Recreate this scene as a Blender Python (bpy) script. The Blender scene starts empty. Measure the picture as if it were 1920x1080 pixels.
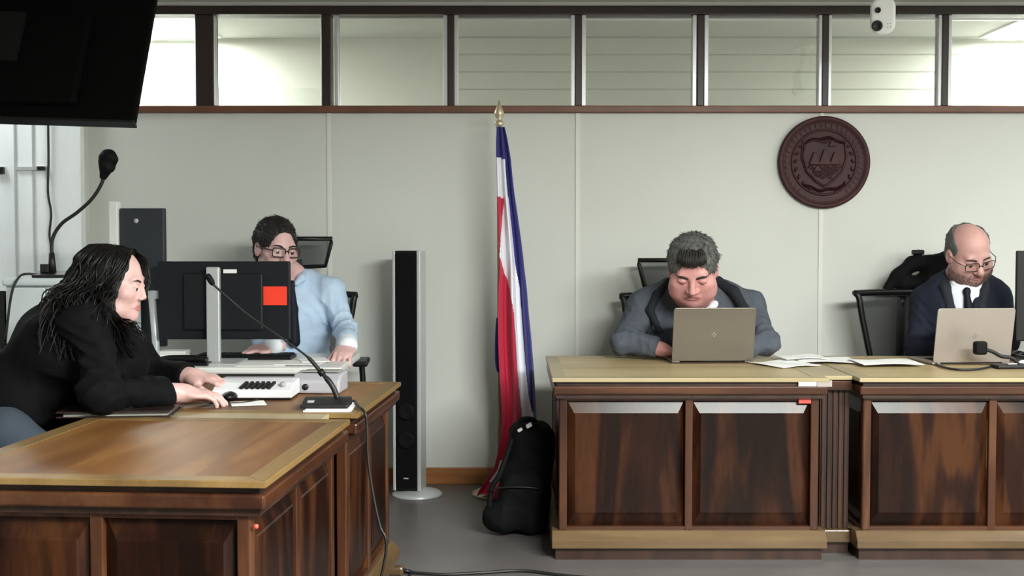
import bpy, bmesh, math, random
import numpy as np
from mathutils import Vector, Matrix

random.seed(7)
SC = bpy.context.scene
COL = SC.collection

# ------------------------------------------------------------------ camera
F = 2200.0                       # focal length in pixels of the 1920 wide frame
CAMZ = 1.255
PITCH = math.atan(90.0 / F)
cam_d = bpy.data.cameras.new('camera')
cam_d.sensor_width = 36.0
cam_d.lens = F * 36.0 / 1920.0
cam_d.clip_start = 0.05
cam = bpy.data.objects.new('camera', cam_d)
cam.location = (0, 0, CAMZ)
cam.rotation_euler = (math.pi / 2 - PITCH, 0, 0)
COL.objects.link(cam)
SC.camera = cam

# ------------------------------------------------------------------ world, lights, exposure
w = bpy.data.worlds.new('world')
SC.world = w
w.use_nodes = True
bg = w.node_tree.nodes['Background']
bg.inputs[0].default_value = (0.9, 0.95, 1.0, 1)
bg.inputs[1].default_value = 0.06
SC.view_settings.view_transform = 'Standard'
SC.view_settings.look = 'None'
SC.view_settings.exposure = 1.18
SC.view_settings.gamma = 1.0
SC.view_settings.use_curve_mapping = False
SC.render.film_transparent = False
SC.cycles.use_denoising = True
SC.cycles.max_bounces = 8


def area(name, loc, size, power, color=(0.97, 1.0, 0.955), rot=(0, 0, 0), spread=math.pi):
    d = bpy.data.lights.new(name, 'AREA')
    d.shape = 'RECTANGLE'
    d.size, d.size_y = size
    d.energy = power
    d.color = color
    d.spread = spread
    o = bpy.data.objects.new(name, d)
    o.location = loc
    o.rotation_euler = rot
    COL.objects.link(o)
    return o


# ceiling troffers of the room (all above the frame) and of the corridor behind the transom
area('ceiling_lamp_right', (3.65, 3.6, 2.44), (0.6, 2.4), 24)
area('ceiling_lamp_centre', (2.0, 0.75, 2.44), (2.4, 0.9), 375)
area('ceiling_lamp_back', (1.4, -1.3, 2.44), (1.2, 1.2), 30)
area('ceiling_lamp_corner', (-3.0, 5.5, 2.44), (0.25, 0.5), 5.0, (0.92, 0.97, 1.0))

# ------------------------------------------------------------------ pixel ray -> real point at a depth
FW = Vector((0, math.cos(PITCH), -math.sin(PITCH)))
UP = Vector((0, math.sin(PITCH), math.cos(PITCH)))


def P(px, py, y):
    d = FW * F + Vector((1, 0, 0)) * (px - 960) + UP * (540 - py)
    return Vector((0, 0, CAMZ)) + d * (y / d.y)


def PZ(px, py, z):
    d = FW * F + Vector((1, 0, 0)) * (px - 960) + UP * (540 - py)
    return Vector((0, 0, CAMZ)) + d * ((z - CAMZ) / d.z)


# ------------------------------------------------------------------ materials
MATS = {}


def pmat(name, color, rough=0.6, metal=0.0, var=0.0, scale=8.0, bump=0.0, bscale=60.0, spec=0.5, emit=None, estr=0, sheen=0.0, coat=0.0, stretch=None):
    if name in MATS:
        return MATS[name]
    m = bpy.data.materials.new(name)
    m.use_nodes = True
    nt = m.node_tree
    b = nt.nodes['Principled BSDF']
    b.inputs['Base Color'].default_value = (*color, 1)
    b.inputs['Roughness'].default_value = rough
    b.inputs['Metallic'].default_value = metal
    b.inputs['Specular IOR Level'].default_value = spec
    b.inputs['Coat Weight'].default_value = coat
    b.inputs['Sheen Weight'].default_value = sheen
    if emit:
        b.inputs['Emission Color'].default_value = (*emit, 1)
        b.inputs['Emission Strength'].default_value = estr
    tc = nt.nodes.new('ShaderNodeTexCoord')
    mp = nt.nodes.new('ShaderNodeMapping')
    if stretch:
        mp.inputs['Scale'].default_value = stretch
    nt.links.new(tc.outputs['Object'], mp.inputs['Vector'])
    if var > 0:
        n = nt.nodes.new('ShaderNodeTexNoise')
        n.inputs['Scale'].default_value = scale
        n.inputs['Detail'].default_value = 5
        nt.links.new(mp.outputs[0], n.inputs['Vector'])
        r = nt.nodes.new('ShaderNodeValToRGB')
        r.color_ramp.elements[0].position = 0.3
        r.color_ramp.elements[1].position = 0.7
        r.color_ramp.elements[0].color = (*[c * (1 - var) for c in color], 1)
        r.color_ramp.elements[1].color = (*[min(1, c * (1 + var)) for c in color], 1)
        nt.links.new(n.outputs['Fac'], r.inputs[0])
        nt.links.new(r.outputs[0], b.inputs['Base Color'])
    if bump > 0:
        n2 = nt.nodes.new('ShaderNodeTexNoise')
        n2.inputs['Scale'].default_value = bscale
        n2.inputs['Detail'].default_value = 3
        nt.links.new(mp.outputs[0], n2.inputs['Vector'])
        bp = nt.nodes.new('ShaderNodeBump')
        bp.inputs['Strength'].default_value = bump
        bp.inputs['Distance'].default_value = 0.004
        nt.links.new(n2.outputs['Fac'], bp.inputs['Height'])
        nt.links.new(bp.outputs[0], b.inputs['Normal'])
    MATS[name] = m
    return m


def wood(name, dark, mid, light, axis='X', rough=0.35, figure=1.0, coat=0.25, fscale=1.0, spec=0.3):
    """axis: grain direction in object space"""
    m = bpy.data.materials.new(name)
    m.use_nodes = True
    nt = m.node_tree
    L = nt.links.new
    b = nt.nodes['Principled BSDF']
    tc = nt.nodes.new('ShaderNodeTexCoord')
    oi = nt.nodes.new('ShaderNodeObjectInfo')
    add = nt.nodes.new('ShaderNodeVectorMath')
    add.operation = 'MULTIPLY_ADD'
    cmb = nt.nodes.new('ShaderNodeCombineXYZ')
    for k in range(3):
        L(oi.outputs['Random'], cmb.inputs[k])
    L(cmb.outputs[0], add.inputs[0])
    add.inputs[1].default_value = (13.7, 7.3, 5.1)
    L(tc.outputs['Object'], add.inputs[2])
    mp = nt.nodes.new('ShaderNodeMapping')
    s = {'X': (0.55, 4.5, 4.5), 'Y': (4.5, 0.55, 4.5), 'Z': (4.5, 4.5, 0.75)}[axis]
    mp.inputs['Scale'].default_value = [q * fscale for q in s]
    L(add.outputs[0], mp.inputs['Vector'])
    n = nt.nodes.new('ShaderNodeTexNoise')
    n.inputs['Scale'].default_value = 1.1
    n.inputs['Detail'].default_value = 2.5
    n.inputs['Distortion'].default_value = 0.6
    L(mp.outputs[0], n.inputs['Vector'])
    # contour bands of the noise give cathedral figure
    mul = nt.nodes.new('ShaderNodeMath')
    mul.operation = 'MULTIPLY'
    mul.inputs[1].default_value = 24.0
    L(n.outputs['Fac'], mul.inputs[0])
    sn = nt.nodes.new('ShaderNodeMath')
    sn.operation = 'SINE'
    L(mul.outputs[0], sn.inputs[0])
    ma = nt.nodes.new('ShaderNodeMath')
    ma.operation = 'MULTIPLY_ADD'
    ma.inputs[1].default_value = 0.18 * figure
    ma.inputs[2].default_value = 0.0
    L(sn.outputs[0], ma.inputs[0])
    n2 = nt.nodes.new('ShaderNodeTexNoise')
    n2.inputs['Scale'].default_value = 0.8
    n2.inputs['Detail'].default_value = 2
    L(mp.outputs[0], n2.inputs['Vector'])
    a1 = nt.nodes.new('ShaderNodeMath')
    a1.operation = 'ADD'
    L(ma.outputs[0], a1.inputs[0])
    L(n2.outputs['Fac'], a1.inputs[1])
    n3 = nt.nodes.new('ShaderNodeTexNoise')
    n3.inputs['Scale'].default_value = 22
    n3.inputs['Detail'].default_value = 4
    L(mp.outputs[0], n3.inputs['Vector'])
    a2 = nt.nodes.new('ShaderNodeMath')
    a2.operation = 'MULTIPLY_ADD'
    a2.inputs[1].default_value = 0.3
    L(n3.outputs['Fac'], a2.inputs[0])
    L(a1.outputs[0], a2.inputs[2])
    r = nt.nodes.new('ShaderNodeValToRGB')
    r.color_ramp.elements[0].position = 0.38
    r.color_ramp.elements[0].color = (*dark, 1)
    r.color_ramp.elements[1].position = 0.95
    r.color_ramp.elements[1].color = (*light, 1)
    e = r.color_ramp.elements.new(0.65)
    e.color = (*mid, 1)
    L(a2.outputs[0], r.inputs[0])
    L(r.outputs[0], b.inputs['Base Color'])
    b.inputs['Roughness'].default_value = rough
    b.inputs['Specular IOR Level'].default_value = spec
    b.inputs['Coat Weight'].default_value = coat
    b.inputs['Coat Roughness'].default_value = 0.2
    MATS[name] = m
    return m


def srgb(r, g, b, k=1.0):
    f = lambda c: ((c / 255.0) / 12.92 if c <= 10 else (((c / 255.0) + 0.055) / 1.055) ** 2.4) * k
    return (f(r), f(g), f(b))


def glassmat(name, tint=(0.92, 0.96, 0.95), refl=0.22, rough=0.03):
    m = bpy.data.materials.new(name)
    m.use_nodes = True
    nt = m.node_tree
    nt.nodes.remove(nt.nodes['Principled BSDF'])
    out = nt.nodes['Material Output']
    t = nt.nodes.new('ShaderNodeBsdfTransparent')
    t.inputs[0].default_value = (*tint, 1)
    g = nt.nodes.new('ShaderNodeBsdfGlossy')
    g.inputs['Roughness'].default_value = rough
    g.inputs[0].default_value = (1, 1, 1, 1)
    mx = nt.nodes.new('ShaderNodeMixShader')
    mx.inputs[0].default_value = refl
    nt.links.new(t.outputs[0], mx.inputs[1])
    nt.links.new(g.outputs[0], mx.inputs[2])
    nt.links.new(mx.outputs[0], out.inputs[0])
    MATS[name] = m
    return m


# ------------------------------------------------------------------ object helpers
MW = {}


def setp(o, label=None, cat=None, group=None, kind=None):
    if label: o['label'] = label
    if cat: o['category'] = cat
    if group: o['group'] = group
    if kind: o['kind'] = kind
    return o


def thing(name, label, cat, loc=(0, 0, 0), rotz=0.0, group=None):
    o = bpy.data.objects.new(name, None)
    o.empty_display_size = 0.05
    o.location = loc
    o.rotation_euler = (0, 0, rotz)
    COL.objects.link(o)
    MW[o.name] = Matrix.Translation(Vector(loc)) @ Matrix.Rotation(rotz, 4, 'Z')
    return setp(o, label, cat, group)


def link(name, me, mats, parent=None, world=False, smooth=None):
    """link a mesh; world=True: the mesh is in world space and is moved into its parent's space"""
    o = bpy.data.objects.new(name, me)
    if not isinstance(mats, (list, tuple)):
        mats = [mats]
    if not me.materials:
        for q in mats:
            me.materials.append(q)
    COL.objects.link(o)
    if parent is not None:
        o.parent = parent
        pm = MW.get(parent.name, Matrix.Identity(4))
        if world:
            me.transform(pm.inverted())
        MW[o.name] = pm.copy()
    else:
        MW[o.name] = Matrix.Identity(4)
    if smooth is True:
        for p in me.polygons:
            p.use_smooth = True
    return o


def obj(name, bm, mats, parent=None, world=False, kind=None, label=None, bevel=0.0):
    me = bpy.data.meshes.new(name)
    bmesh.ops.recalc_face_normals(bm, faces=bm.faces)
    bm.to_mesh(me)
    bm.free()
    o = link(name, me, mats, parent, world)
    if kind: o['kind'] = kind
    if label: o['label'] = label
    if bevel > 0:
        md = o.modifiers.new('bevel', 'BEVEL')
        md.width = bevel
        md.segments = 2
        md.limit_method = 'ANGLE'
        md.angle_limit = math.radians(40)
    return o


def BM():
    return bmesh.new()


def box(bm, lo, hi, M=None):
    x0, y0, z0 = lo
    x1, y1, z1 = hi
    vs = [Vector((x, y, z)) for x in (x0, x1) for y in (y0, y1) for z in (z0, z1)]
    if M is not None:
        vs = [M @ v for v in vs]
    v = [bm.verts.new(q) for q in vs]
    for f in ((0, 1, 3, 2), (4, 6, 7, 5), (0, 4, 5, 1), (2, 3, 7, 6), (0, 2, 6, 4), (1, 5, 7, 3)):
        bm.faces.new([v[i] for i in f])
    return bm


def catmull(pts, n=8):
    pts = [Vector(p) for p in pts]
    if len(pts) < 3:
        return pts
    out = []
    q = [pts[0] * 2 - pts[1]] + pts + [pts[-1] * 2 - pts[-2]]
    for i in range(1, len(q) - 2):
        p0, p1, p2, p3 = q[i - 1], q[i], q[i + 1], q[i + 2]
        for k in range(n):
            t = k / n
            out.append(0.5 * ((2 * p1) + (p2 - p0) * t + (2 * p0 - 5 * p1 + 4 * p2 - p3) * t * t + (3 * p1 - p0 - 3 * p2 + p3) * t ** 3))
    out.append(pts[-1])
    return out


def tube(bm, pts, r, seg=8, cap=True, smooth=True):
    pts = [Vector(p) for p in pts]
    n = len(pts)
    rs = r if isinstance(r, (list, tuple)) else [r] * n
    if len(rs) != n:
        rs = [rs[0] + (rs[-1] - rs[0]) * i / (n - 1) for i in range(n)]
    rings = []
    ref = None
    for i in range(n):
        t = (pts[min(i + 1, n - 1)] - pts[max(i - 1, 0)]).normalized()
        if ref is None:
            ref = Vector((0, 0, 1)) if abs(t.z) < 0.9 else Vector((1, 0, 0))
        a = (ref - t * ref.dot(t)).normalized()
        ref = a
        b = t.cross(a)
        rings.append([bm.verts.new(pts[i] + (a * math.cos(2 * math.pi * k / seg) + b * math.sin(2 * math.pi * k / seg)) * rs[i]) for k in range(seg)])
    for i in range(n - 1):
        for k in range(seg):
            f = bm.faces.new([rings[i][k], rings[i][(k + 1) % seg], rings[i + 1][(k + 1) % seg], rings[i + 1][k]])
            f.smooth = smooth
    if cap:
        bm.faces.new(rings[0][::-1])
        bm.faces.new(rings[-1])
    return bm


def lathe(bm, prof, seg=32, M=None, smooth=True):
    """prof: list of (r, z) about the z axis"""
    rings = []
    for r, z in prof:
        ring = []
        for k in range(seg):
            a = 2 * math.pi * k / seg
            v = Vector((r * math.cos(a), r * math.sin(a), z))
            ring.append(bm.verts.new(M @ v if M is not None else v))
        rings.append(ring)
    for i in range(len(rings) - 1):
        for k in range(seg):
            f = bm.faces.new([rings[i][k], rings[i][(k + 1) % seg], rings[i + 1][(k + 1) % seg], rings[i + 1][k]])
            f.smooth = smooth
    bm.faces.new(rings[0][::-1])
    bm.faces.new(rings[-1])
    return bm


def prism(bm, poly, d, M=None):
    """poly of (x, z) extruded along y from 0 to d"""
    a = [Vector((x, 0, z)) for x, z in poly]
    b = [Vector((x, d, z)) for x, z in poly]
    if M is not None:
        a = [M @ v for v in a]
        b = [M @ v for v in b]
    va = [bm.verts.new(v) for v in a]
    vb = [bm.verts.new(v) for v in b]
    n = len(poly)
    bm.faces.new(va)
    bm.faces.new(vb[::-1])
    for i in range(n):
        bm.faces.new([va[i], vb[i], vb[(i + 1) % n], va[(i + 1) % n]])
    return bm


def rrect(w_, h_, r, n=5):
    out = []
    for cx, cz, a0 in ((w_ / 2 - r, h_ / 2 - r, 0), (-w_ / 2 + r, h_ / 2 - r, 90), (-w_ / 2 + r, -h_ / 2 + r, 180), (w_ / 2 - r, -h_ / 2 + r, 270)):
        for k in range(n + 1):
            a = math.radians(a0 + 90 * k / n)
            out.append((cx + r * math.cos(a), cz + r * math.sin(a)))
    return out


def sphere(bm, c, r, M=None, u=16, v=10):
    mm = Matrix.Translation(Vector(c)) @ (M if M is not None else Matrix.Identity(4)) @ Matrix.Diagonal((*(r if isinstance(r, (list, tuple)) else (r, r, r)), 1))
    res = bmesh.ops.create_uvsphere(bm, u_segments=u, v_segments=v, radius=1, matrix=mm)
    for vv in res['verts']:
        for f in vv.link_faces:
            f.smooth = True
    return bm


def frame_m(o, xdir, ydir):
    """matrix with origin o, x along xdir, y along ydir (orthogonalised), z = x cross y"""
    x = Vector(xdir).normalized()
    y = Vector(ydir)
    y = (y - x * y.dot(x)).normalized()
    z = x.cross(y)
    m = Matrix((x, y, z)).transposed().to_4x4()
    m.translation = Vector(o)
    return m
# ------------------------------------------------------------------ implicit surfaces (bodies, clothes, bags)
class SDF:
    def __init__(s):
        s.p = []

    def add(s, kind, lo, hi, k, op, *a):
        s.p.append((kind, np.array(lo), np.array(hi), k, op, a))
        return s

    def cone(s, a, b, ra, rb, k=0.02, op='u'):
        a, b = np.array(a, float), np.array(b, float)
        lo = np.minimum(a - ra, b - rb)
        hi = np.maximum(a + ra, b + rb)
        return s.add('cone', lo, hi, k, op, a, b, ra, rb)

    def chain(s, pts, rs, k=0.02, op='u'):
        for i in range(len(pts) - 1):
            s.cone(pts[i], pts[i + 1], rs[i], rs[i + 1], k, op)
        return s

    def ell(s, c, r, R=None, k=0.02, op='u'):
        """R: 3x3 (columns = local axes in world)"""
        c, r = np.array(c, float), np.array(r, float)
        R = np.eye(3) if R is None else np.array(R, float)
        e = np.sqrt(((R * r[None, :]) ** 2).sum(1))
        return s.add('ell', c - e, c + e, k, op, c, r, R)

    def box(s, c, h, R=None, rd=0.005, k=0.01, op='u'):
        c, h = np.array(c, float), np.array(h, float)
        R = np.eye(3) if R is None else np.array(R, float)
        e = np.abs(R) @ h + 0.0
        return s.add('box', c - e, c + e, k, op, c, h, R, rd)


def _prim(kind, a, X, Y, Z):
    if kind == 'cone':
        A, B, ra, rb = a
        d = B - A
        L2 = max(float(d @ d), 1e-12)
        px, py, pz = X - A[0], Y - A[1], Z - A[2]
        t = np.clip((px * d[0] + py * d[1] + pz * d[2]) / L2, 0, 1)
        return np.sqrt((px - t * d[0]) ** 2 + (py - t * d[1]) ** 2 + (pz - t * d[2]) ** 2) - (ra + t * (rb - ra))
    c, r, R = a[0], a[1], a[2]
    px, py, pz = X - c[0], Y - c[1], Z - c[2]
    l = [px * R[0, i] + py * R[1, i] + pz * R[2, i] for i in range(3)]
    if kind == 'ell':
        k0 = np.sqrt(sum((l[i] / r[i]) ** 2 for i in range(3)))
        k1 = np.sqrt(sum((l[i] / r[i] ** 2) ** 2 for i in range(3)))
        return k0 * (k0 - 1) / np.maximum(k1, 1e-9)
    rd = a[3]
    q = [np.abs(l[i]) - (r[i] - rd) for i in range(3)]
    return np.sqrt(sum(np.maximum(qq, 0) ** 2 for qq in q)) + np.minimum(np.maximum(np.maximum(q[0], q[1]), q[2]), 0) - rd


def sdf_mesh(name, S, vox, disp=None, inflate=0.0, matfn=None, B=36, largest=True):
    ps = S.p
    un = [p for p in ps if p[4] == 'u']
    lo = np.min([p[1] for p in un], axis=0) - 0.02 - inflate
    hi = np.max([p[2] for p in un], axis=0) + 0.02 + inflate
    N = np.ceil((hi - lo) / vox).astype(int) + 2
    NY, NZ = int(N[1]) + 4, int(N[2]) + 4
    VID, VP, QD = [], [], []
    big = 0.08
    for bi in range(0, int(N[0]), B):
        for bj in range(0, int(N[1]), B):
            for bk in range(0, int(N[2]), B):
                b0 = np.array([bi, bj, bk]) - 1
                n = np.minimum(np.array([B, B, B]), N - np.array([bi, bj, bk])) + 3
                p0 = lo + b0 * vox
                p1 = p0 + n * vox
                use = []
                anyu = False
                for p in ps:
                    m = p[3] + 0.012 + inflate + vox
                    if np.all(p[1] - m < p1) and np.all(p[2] + m > p0):
                        use.append(p)
                        anyu = anyu or p[4] == 'u'
                if not anyu:
                    continue
                X = (p0[0] + np.arange(n[0]) * vox)[:, None, None].astype(np.float32)
                Y = (p0[1] + np.arange(n[1]) * vox)[None, :, None].astype(np.float32)
                Z = (p0[2] + np.arange(n[2]) * vox)[None, None, :].astype(np.float32)
                D = np.full(tuple(n), big, np.float32)
                for kind, l_, h_, k, op, a in use:
                    d = _prim(kind, a, X, Y, Z)
                    if op == 'u':
                        h = np.clip(0.5 + 0.5 * (D - d) / k, 0, 1)
                        D = D + (d - D) * h - k * h * (1 - h)
                    elif op == 's':
                        d = -d
                        h = np.clip(0.5 - 0.5 * (D - d) / k, 0, 1)
                        D = D + (d - D) * h + k * h * (1 - h)
                    else:      # 'i' intersect
                        h = np.clip(0.5 - 0.5 * (D - d) / k, 0, 1)
                        D = D + (d - D) * h + k * h * (1 - h)
                D = D - inflate
                if disp is not None:
                    D = D + disp(X, Y, Z)
                if D.min() > 0 or D.max() < 0:
                    continue
                nc = n - 1
                acc = np.zeros((*nc, 3), np.float32)
                cnt = np.zeros(tuple(nc), np.float32)
                sg = D < 0
                base = [np.arange(n[i], dtype=np.float32) for i in range(3)]
                for ax in range(3):
                    s0 = [slice(None)] * 3
                    s1 = [slice(None)] * 3
                    s0[ax] = slice(0, -1)
                    s1[ax] = slice(1, None)
                    d0, d1 = D[tuple(s0)], D[tuple(s1)]
                    msk = sg[tuple(s0)] != sg[tuple(s1)]
                    ii = np.argwhere(msk)
                    if len(ii) == 0:
                        continue
                    t = d0[msk] / (d0[msk] - d1[msk])
                    pos = ii.astype(np.float32)
                    pos[:, ax] += t
                    o1, o2 = [q for q in range(3) if q != ax]
                    for e1 in (0, -1):
                        for e2 in (0, -1):
                            c = ii.copy()
                            c[:, o1] += e1
                            c[:, o2] += e2
                            ok = (c >= 0).all(1) & (c < nc).all(1)
                            cc = c[ok]
                            np.add.at(acc, (cc[:, 0], cc[:, 1], cc[:, 2]), pos[ok])
                            np.add.at(cnt, (cc[:, 0], cc[:, 1], cc[:, 2]), 1)
                    own = (ii >= 1).all(1) & (ii <= np.minimum(B, n - 2)).all(1)
                    e = ii[own]
                    if len(e):
                        pos_sign = sg[e[:, 0], e[:, 1], e[:, 2]]
                        q = []
                        for e1, e2 in ((-1, -1), (0, -1), (0, 0), (-1, 0)):
                            c = e.copy()
                            c[:, o1] += e1
                            c[:, o2] += e2
                            g = c + b0 + 2
                            q.append((g[:, 0].astype(np.int64) * NY + g[:, 1]) * NZ + g[:, 2])
                        q = np.stack(q, 1)
                        flip = pos_sign if ax != 1 else ~pos_sign
                        q[~flip] = q[~flip][:, ::-1]
                        QD.append(q)
                ci = np.argwhere(cnt > 0)
                pv = acc[cnt > 0] / cnt[cnt > 0][:, None]
                g = ci + b0 + 2
                VID.append((g[:, 0].astype(np.int64) * NY + g[:, 1]) * NZ + g[:, 2])
                VP.append(lo[None, :] + (pv + b0[None, :]) * vox)
    # the first block that fully knows a cell wins: average duplicates
    vid = np.concatenate(VID)
    vp = np.concatenate(VP)
    q = np.concatenate(QD)
    uq, first, inv = np.unique(vid, return_index=True, return_inverse=True)
    # border cells see fewer edges in some blocks: keep the average, close enough
    s = np.zeros((len(uq), 3))
    c = np.zeros(len(uq))
    np.add.at(s, inv, vp)
    np.add.at(c, inv, 1)
    v = s / c[:, None]
    fi = np.searchsorted(uq, q)
    # one light relaxation removes grid stepping
    for _ in range(2):
        s = np.zeros_like(v)
        c = np.zeros(len(v))
        for a_, b_ in ((0, 1), (1, 2), (2, 3), (3, 0)):
            np.add.at(s, fi[:, a_], v[fi[:, b_]])
            np.add.at(c, fi[:, a_], 1)
            np.add.at(s, fi[:, b_], v[fi[:, a_]])
            np.add.at(c, fi[:, b_], 1)
        v = v * 0.55 + 0.45 * s / np.maximum(c, 1)[:, None]
    if largest:
        lab = np.arange(len(v))
        while True:
            m_ = lab[fi].min(1)
            new = lab.copy()
            for c_ in range(4):
                np.minimum.at(new, fi[:, c_], m_)
            new = new[new]
            if (new == lab).all():
                break
            lab = new
        u_, n_ = np.unique(lab[fi[:, 0]], return_counts=True)
        fi = fi[lab[fi[:, 0]] == u_[n_.argmax()]]
        used = np.unique(fi)
        v = v[used]
        fi = np.searchsorted(used, fi)
    me = bpy.data.meshes.new(name)
    nf = len(fi)
    me.vertices.add(len(v))
    me.vertices.foreach_set('co', v.astype(np.float32).ravel())
    me.loops.add(nf * 4)
    me.loops.foreach_set('vertex_index', fi.astype(np.int32).ravel())
    me.polygons.add(nf)
    me.polygons.foreach_set('loop_start', np.arange(nf, dtype=np.int32) * 4)
    me.polygons.foreach_set('loop_total', np.full(nf, 4, np.int32))
    me.polygons.foreach_set('use_smooth', np.ones(nf, bool))
    if matfn is not None:
        fc = v[fi].mean(1)
        me.polygons.foreach_set('material_index', matfn(fc).astype(np.int32))
    me.update(calc_edges=True)
    me.validate()
    return me


def sdf_eval(S, pts):
    X, Y, Z = [np.asarray(pts, float)[:, i] for i in range(3)]
    D = np.full(len(X), 0.08)
    for kind, l_, h_, k, op, a in S.p:
        d = _prim(kind, a, X, Y, Z)
        if op == 'u':
            h = np.clip(0.5 + 0.5 * (D - d) / k, 0, 1)
            D = D + (d - D) * h - k * h * (1 - h)
        else:
            d = -d
            h = np.clip(0.5 - 0.5 * (D - d) / k, 0, 1)
            D = D + (d - D) * h + k * h * (1 - h)
    return D


def R3(x, y, z):
    return np.array([x, y, z], float).T


def basis(f, u):
    f = Vector(f).normalized()
    u = Vector(u)
    u = (u - f * u.dot(f)).normalized()
    x = f.cross(u)
    return x, f, u


class Head:
    """head space: x = the person's right, y = forward, z = up; origin between the ears at eye level"""
    def __init__(s, c, f, u=(0, 0, 1), sc=1.0, wide=1.0):
        s.c = Vector(c)
        s.x, s.y, s.z = basis(f, u)
        s.s = sc
        s.w = wide
        s.R = R3(s.x, s.y, s.z)

    def pt(s, x, y, z):
        return s.c + (s.x * (x * s.w) + s.y * y + s.z * z) * s.s

    def r(s, *q):
        return [q[0] * s.w * s.s, q[1] * s.s, q[2] * s.s]

    def local(s, pts):
        d = pts - np.array(s.c)[None, :]
        l = d @ s.R / s.s
        l[:, 0] /= s.w
        return l

    def M(s):
        m = Matrix((s.x * s.s * s.w, s.y * s.s, s.z * s.s)).transposed().to_4x4()
        m.translation = s.c
        return m

    def add(h, S, fat=0.0, ears=True, nose=1.0):
        k = h.s
        S.ell(h.pt(0, -.014, .035), h.r(.074, .094, .083), h.R, .01)
        S.ell(h.pt(0, .018, -.03), h.r(.062, .07, .085), h.R, .03 * k)
        S.ell(h.pt(0, .050, -.088), h.r(.034, .034, .026), h.R, .03 * k)
        S.ell(h.pt(0, .066, -.098), h.r(.018, .016, .014), h.R, .02 * k)
        for sx in (-1, 1):
            S.ell(h.pt(sx * .046, .052, -.022), h.r(.024, .024, .022), h.R, .025 * k)
            S.ell(h.pt(sx * .048, .02, -.075), h.r(.022, .034, .024), h.R, .03 * k)
            if fat:
                S.ell(h.pt(sx * .044, .030, -.056), h.r(.028 + fat, .042, .044), h.R, .03 * k)
        if fat:
            S.ell(h.pt(0, .015, -.108), h.r(.055, .05, .028), h.R, .03 * k)
        S.cone(h.pt(-.036, .072, .022), h.pt(.036, .072, .022), .012 * k, .012 * k, .016 * k)
        for sx in (-1, 1):
            S.ell(h.pt(sx * .032, .092, .001), h.r(.019, .016, .011), h.R, .012 * k, 's')
        S.cone(h.pt(0, .084, .012), h.pt(0, .105 + .006 * (nose - 1), -.030), .008 * k, .0125 * k * nose, .012 * k)
        for sx in (-1, 1):
            S.ell(h.pt(sx * .0125, .092, -.034), h.r(.009, .012, .008), h.R, .006 * k)
        # eyelids, lips
        for sx in (-1, 1):
            S.ell(h.pt(sx * .032, .0735, .0035), h.r(.0165, .0150, .0105), h.R, .004 * k)
            S.ell(h.pt(sx * .032, .0705, -.011), h.r(.0140, .0130, .0065), h.R, .006 * k)
        S.cone(h.pt(-.022, .078, -.062), h.pt(.022, .078, -.062), .006 * k, .006 * k, .008 * k)
        S.cone(h.pt(-.016, .080, -.071), h.pt(.016, .080, -.071), .0068 * k, .0068 * k, .007 * k)
        S.cone(h.pt(-.024, .094, -.0665), h.pt(.024, .094, -.0665), .003 * k, .003 * k, .004 * k, 's')
        if ears:
            for sx in (-1, 1):
                a = math.radians(20) * sx
                S.ell(h.pt(sx * .076, -.012, -.006), h.r(.010, .022, .032), h.R, .008 * k)
                S.ell(h.pt(sx * .088, -.008, -.003), h.r(.008, .012, .018), h.R, .006 * k, 's')

    def front(h, S, x, z, y0=.15, y1=.0):
        """point of the face surface straight in front of (x, z)"""
        ys = np.linspace(y0, y1, 160)
        d = sdf_eval(S, [h.pt(x, y, z) for y in ys])
        i = int(np.argmax(d < 0))
        return ys[i]

    def neck(h, S, base, r0=.058, r1=.065):
        S.cone(h.pt(0, -.022, -.055), base, r0 * h.s, r1 * h.s, .03)


def hand(S, wrist, fdir, dors, side, sc=1.0, curl=(25, 30, 20), fan=1.0, thumb_in=0.0):
    """side: +1 left hand, -1 right hand (thumb towards side * x)"""
    x, y, z = basis(fdir, dors)
    R = R3(x, y, z)
    wv = Vector(wrist)

    def q(a, b, c):
        return wv + (x * (a * side) + y * b + z * c) * sc
    S.ell(q(0, .048, 0), [.043 * sc, .056 * sc, .0165 * sc], R, .012)
    S.cone(q(0, -.03, 0), q(0, .02, 0), .026 * sc, .027 * sc, .02)
    S.ell(q(.026, .032, -.008), [.02 * sc, .034 * sc, .017 * sc], R, .014)
    bases = ((.031, .090, .074, .0088), (.0105, .097, .083, .0090), (-.010, .093, .077, .0086), (-.030, .083, .060, .0076))
    for i, (bx, by, ln, r) in enumerate(bases):
        p = q(bx, by - .012, .002)
        ang = 0.0
        dx = (bx * 1.6) * fan
        for j, (fr, c) in enumerate(zip((.46, .30, .24), curl)):
            ang += math.radians(c + (i - 1.5) * 3)
            d = y * math.cos(ang) - z * math.sin(ang) + x * (side * dx)
            d.normalize()
            n = p + d * ln * fr * sc * (1.12 if j == 0 else 1)
            S.cone(p, n, r * sc * (1 - .07 * j), r * sc * (1 - .07 * (j + 1)), .005 if j else .009)
            p = n
    a, b, c, d = q(.022, .018, -.006), q(.044 - thumb_in * .4, .046, -.016), q(.056 - thumb_in, .072, -.024), q(.058 - thumb_in * 1.3, .094, -.030)
    S.cone(a, b, .0135 * sc, .0115 * sc, .012)
    S.cone(b, c, .0108 * sc, .0098 * sc, .005)
    S.cone(c, d, .0096 * sc, .0078 * sc, .004)


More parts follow.
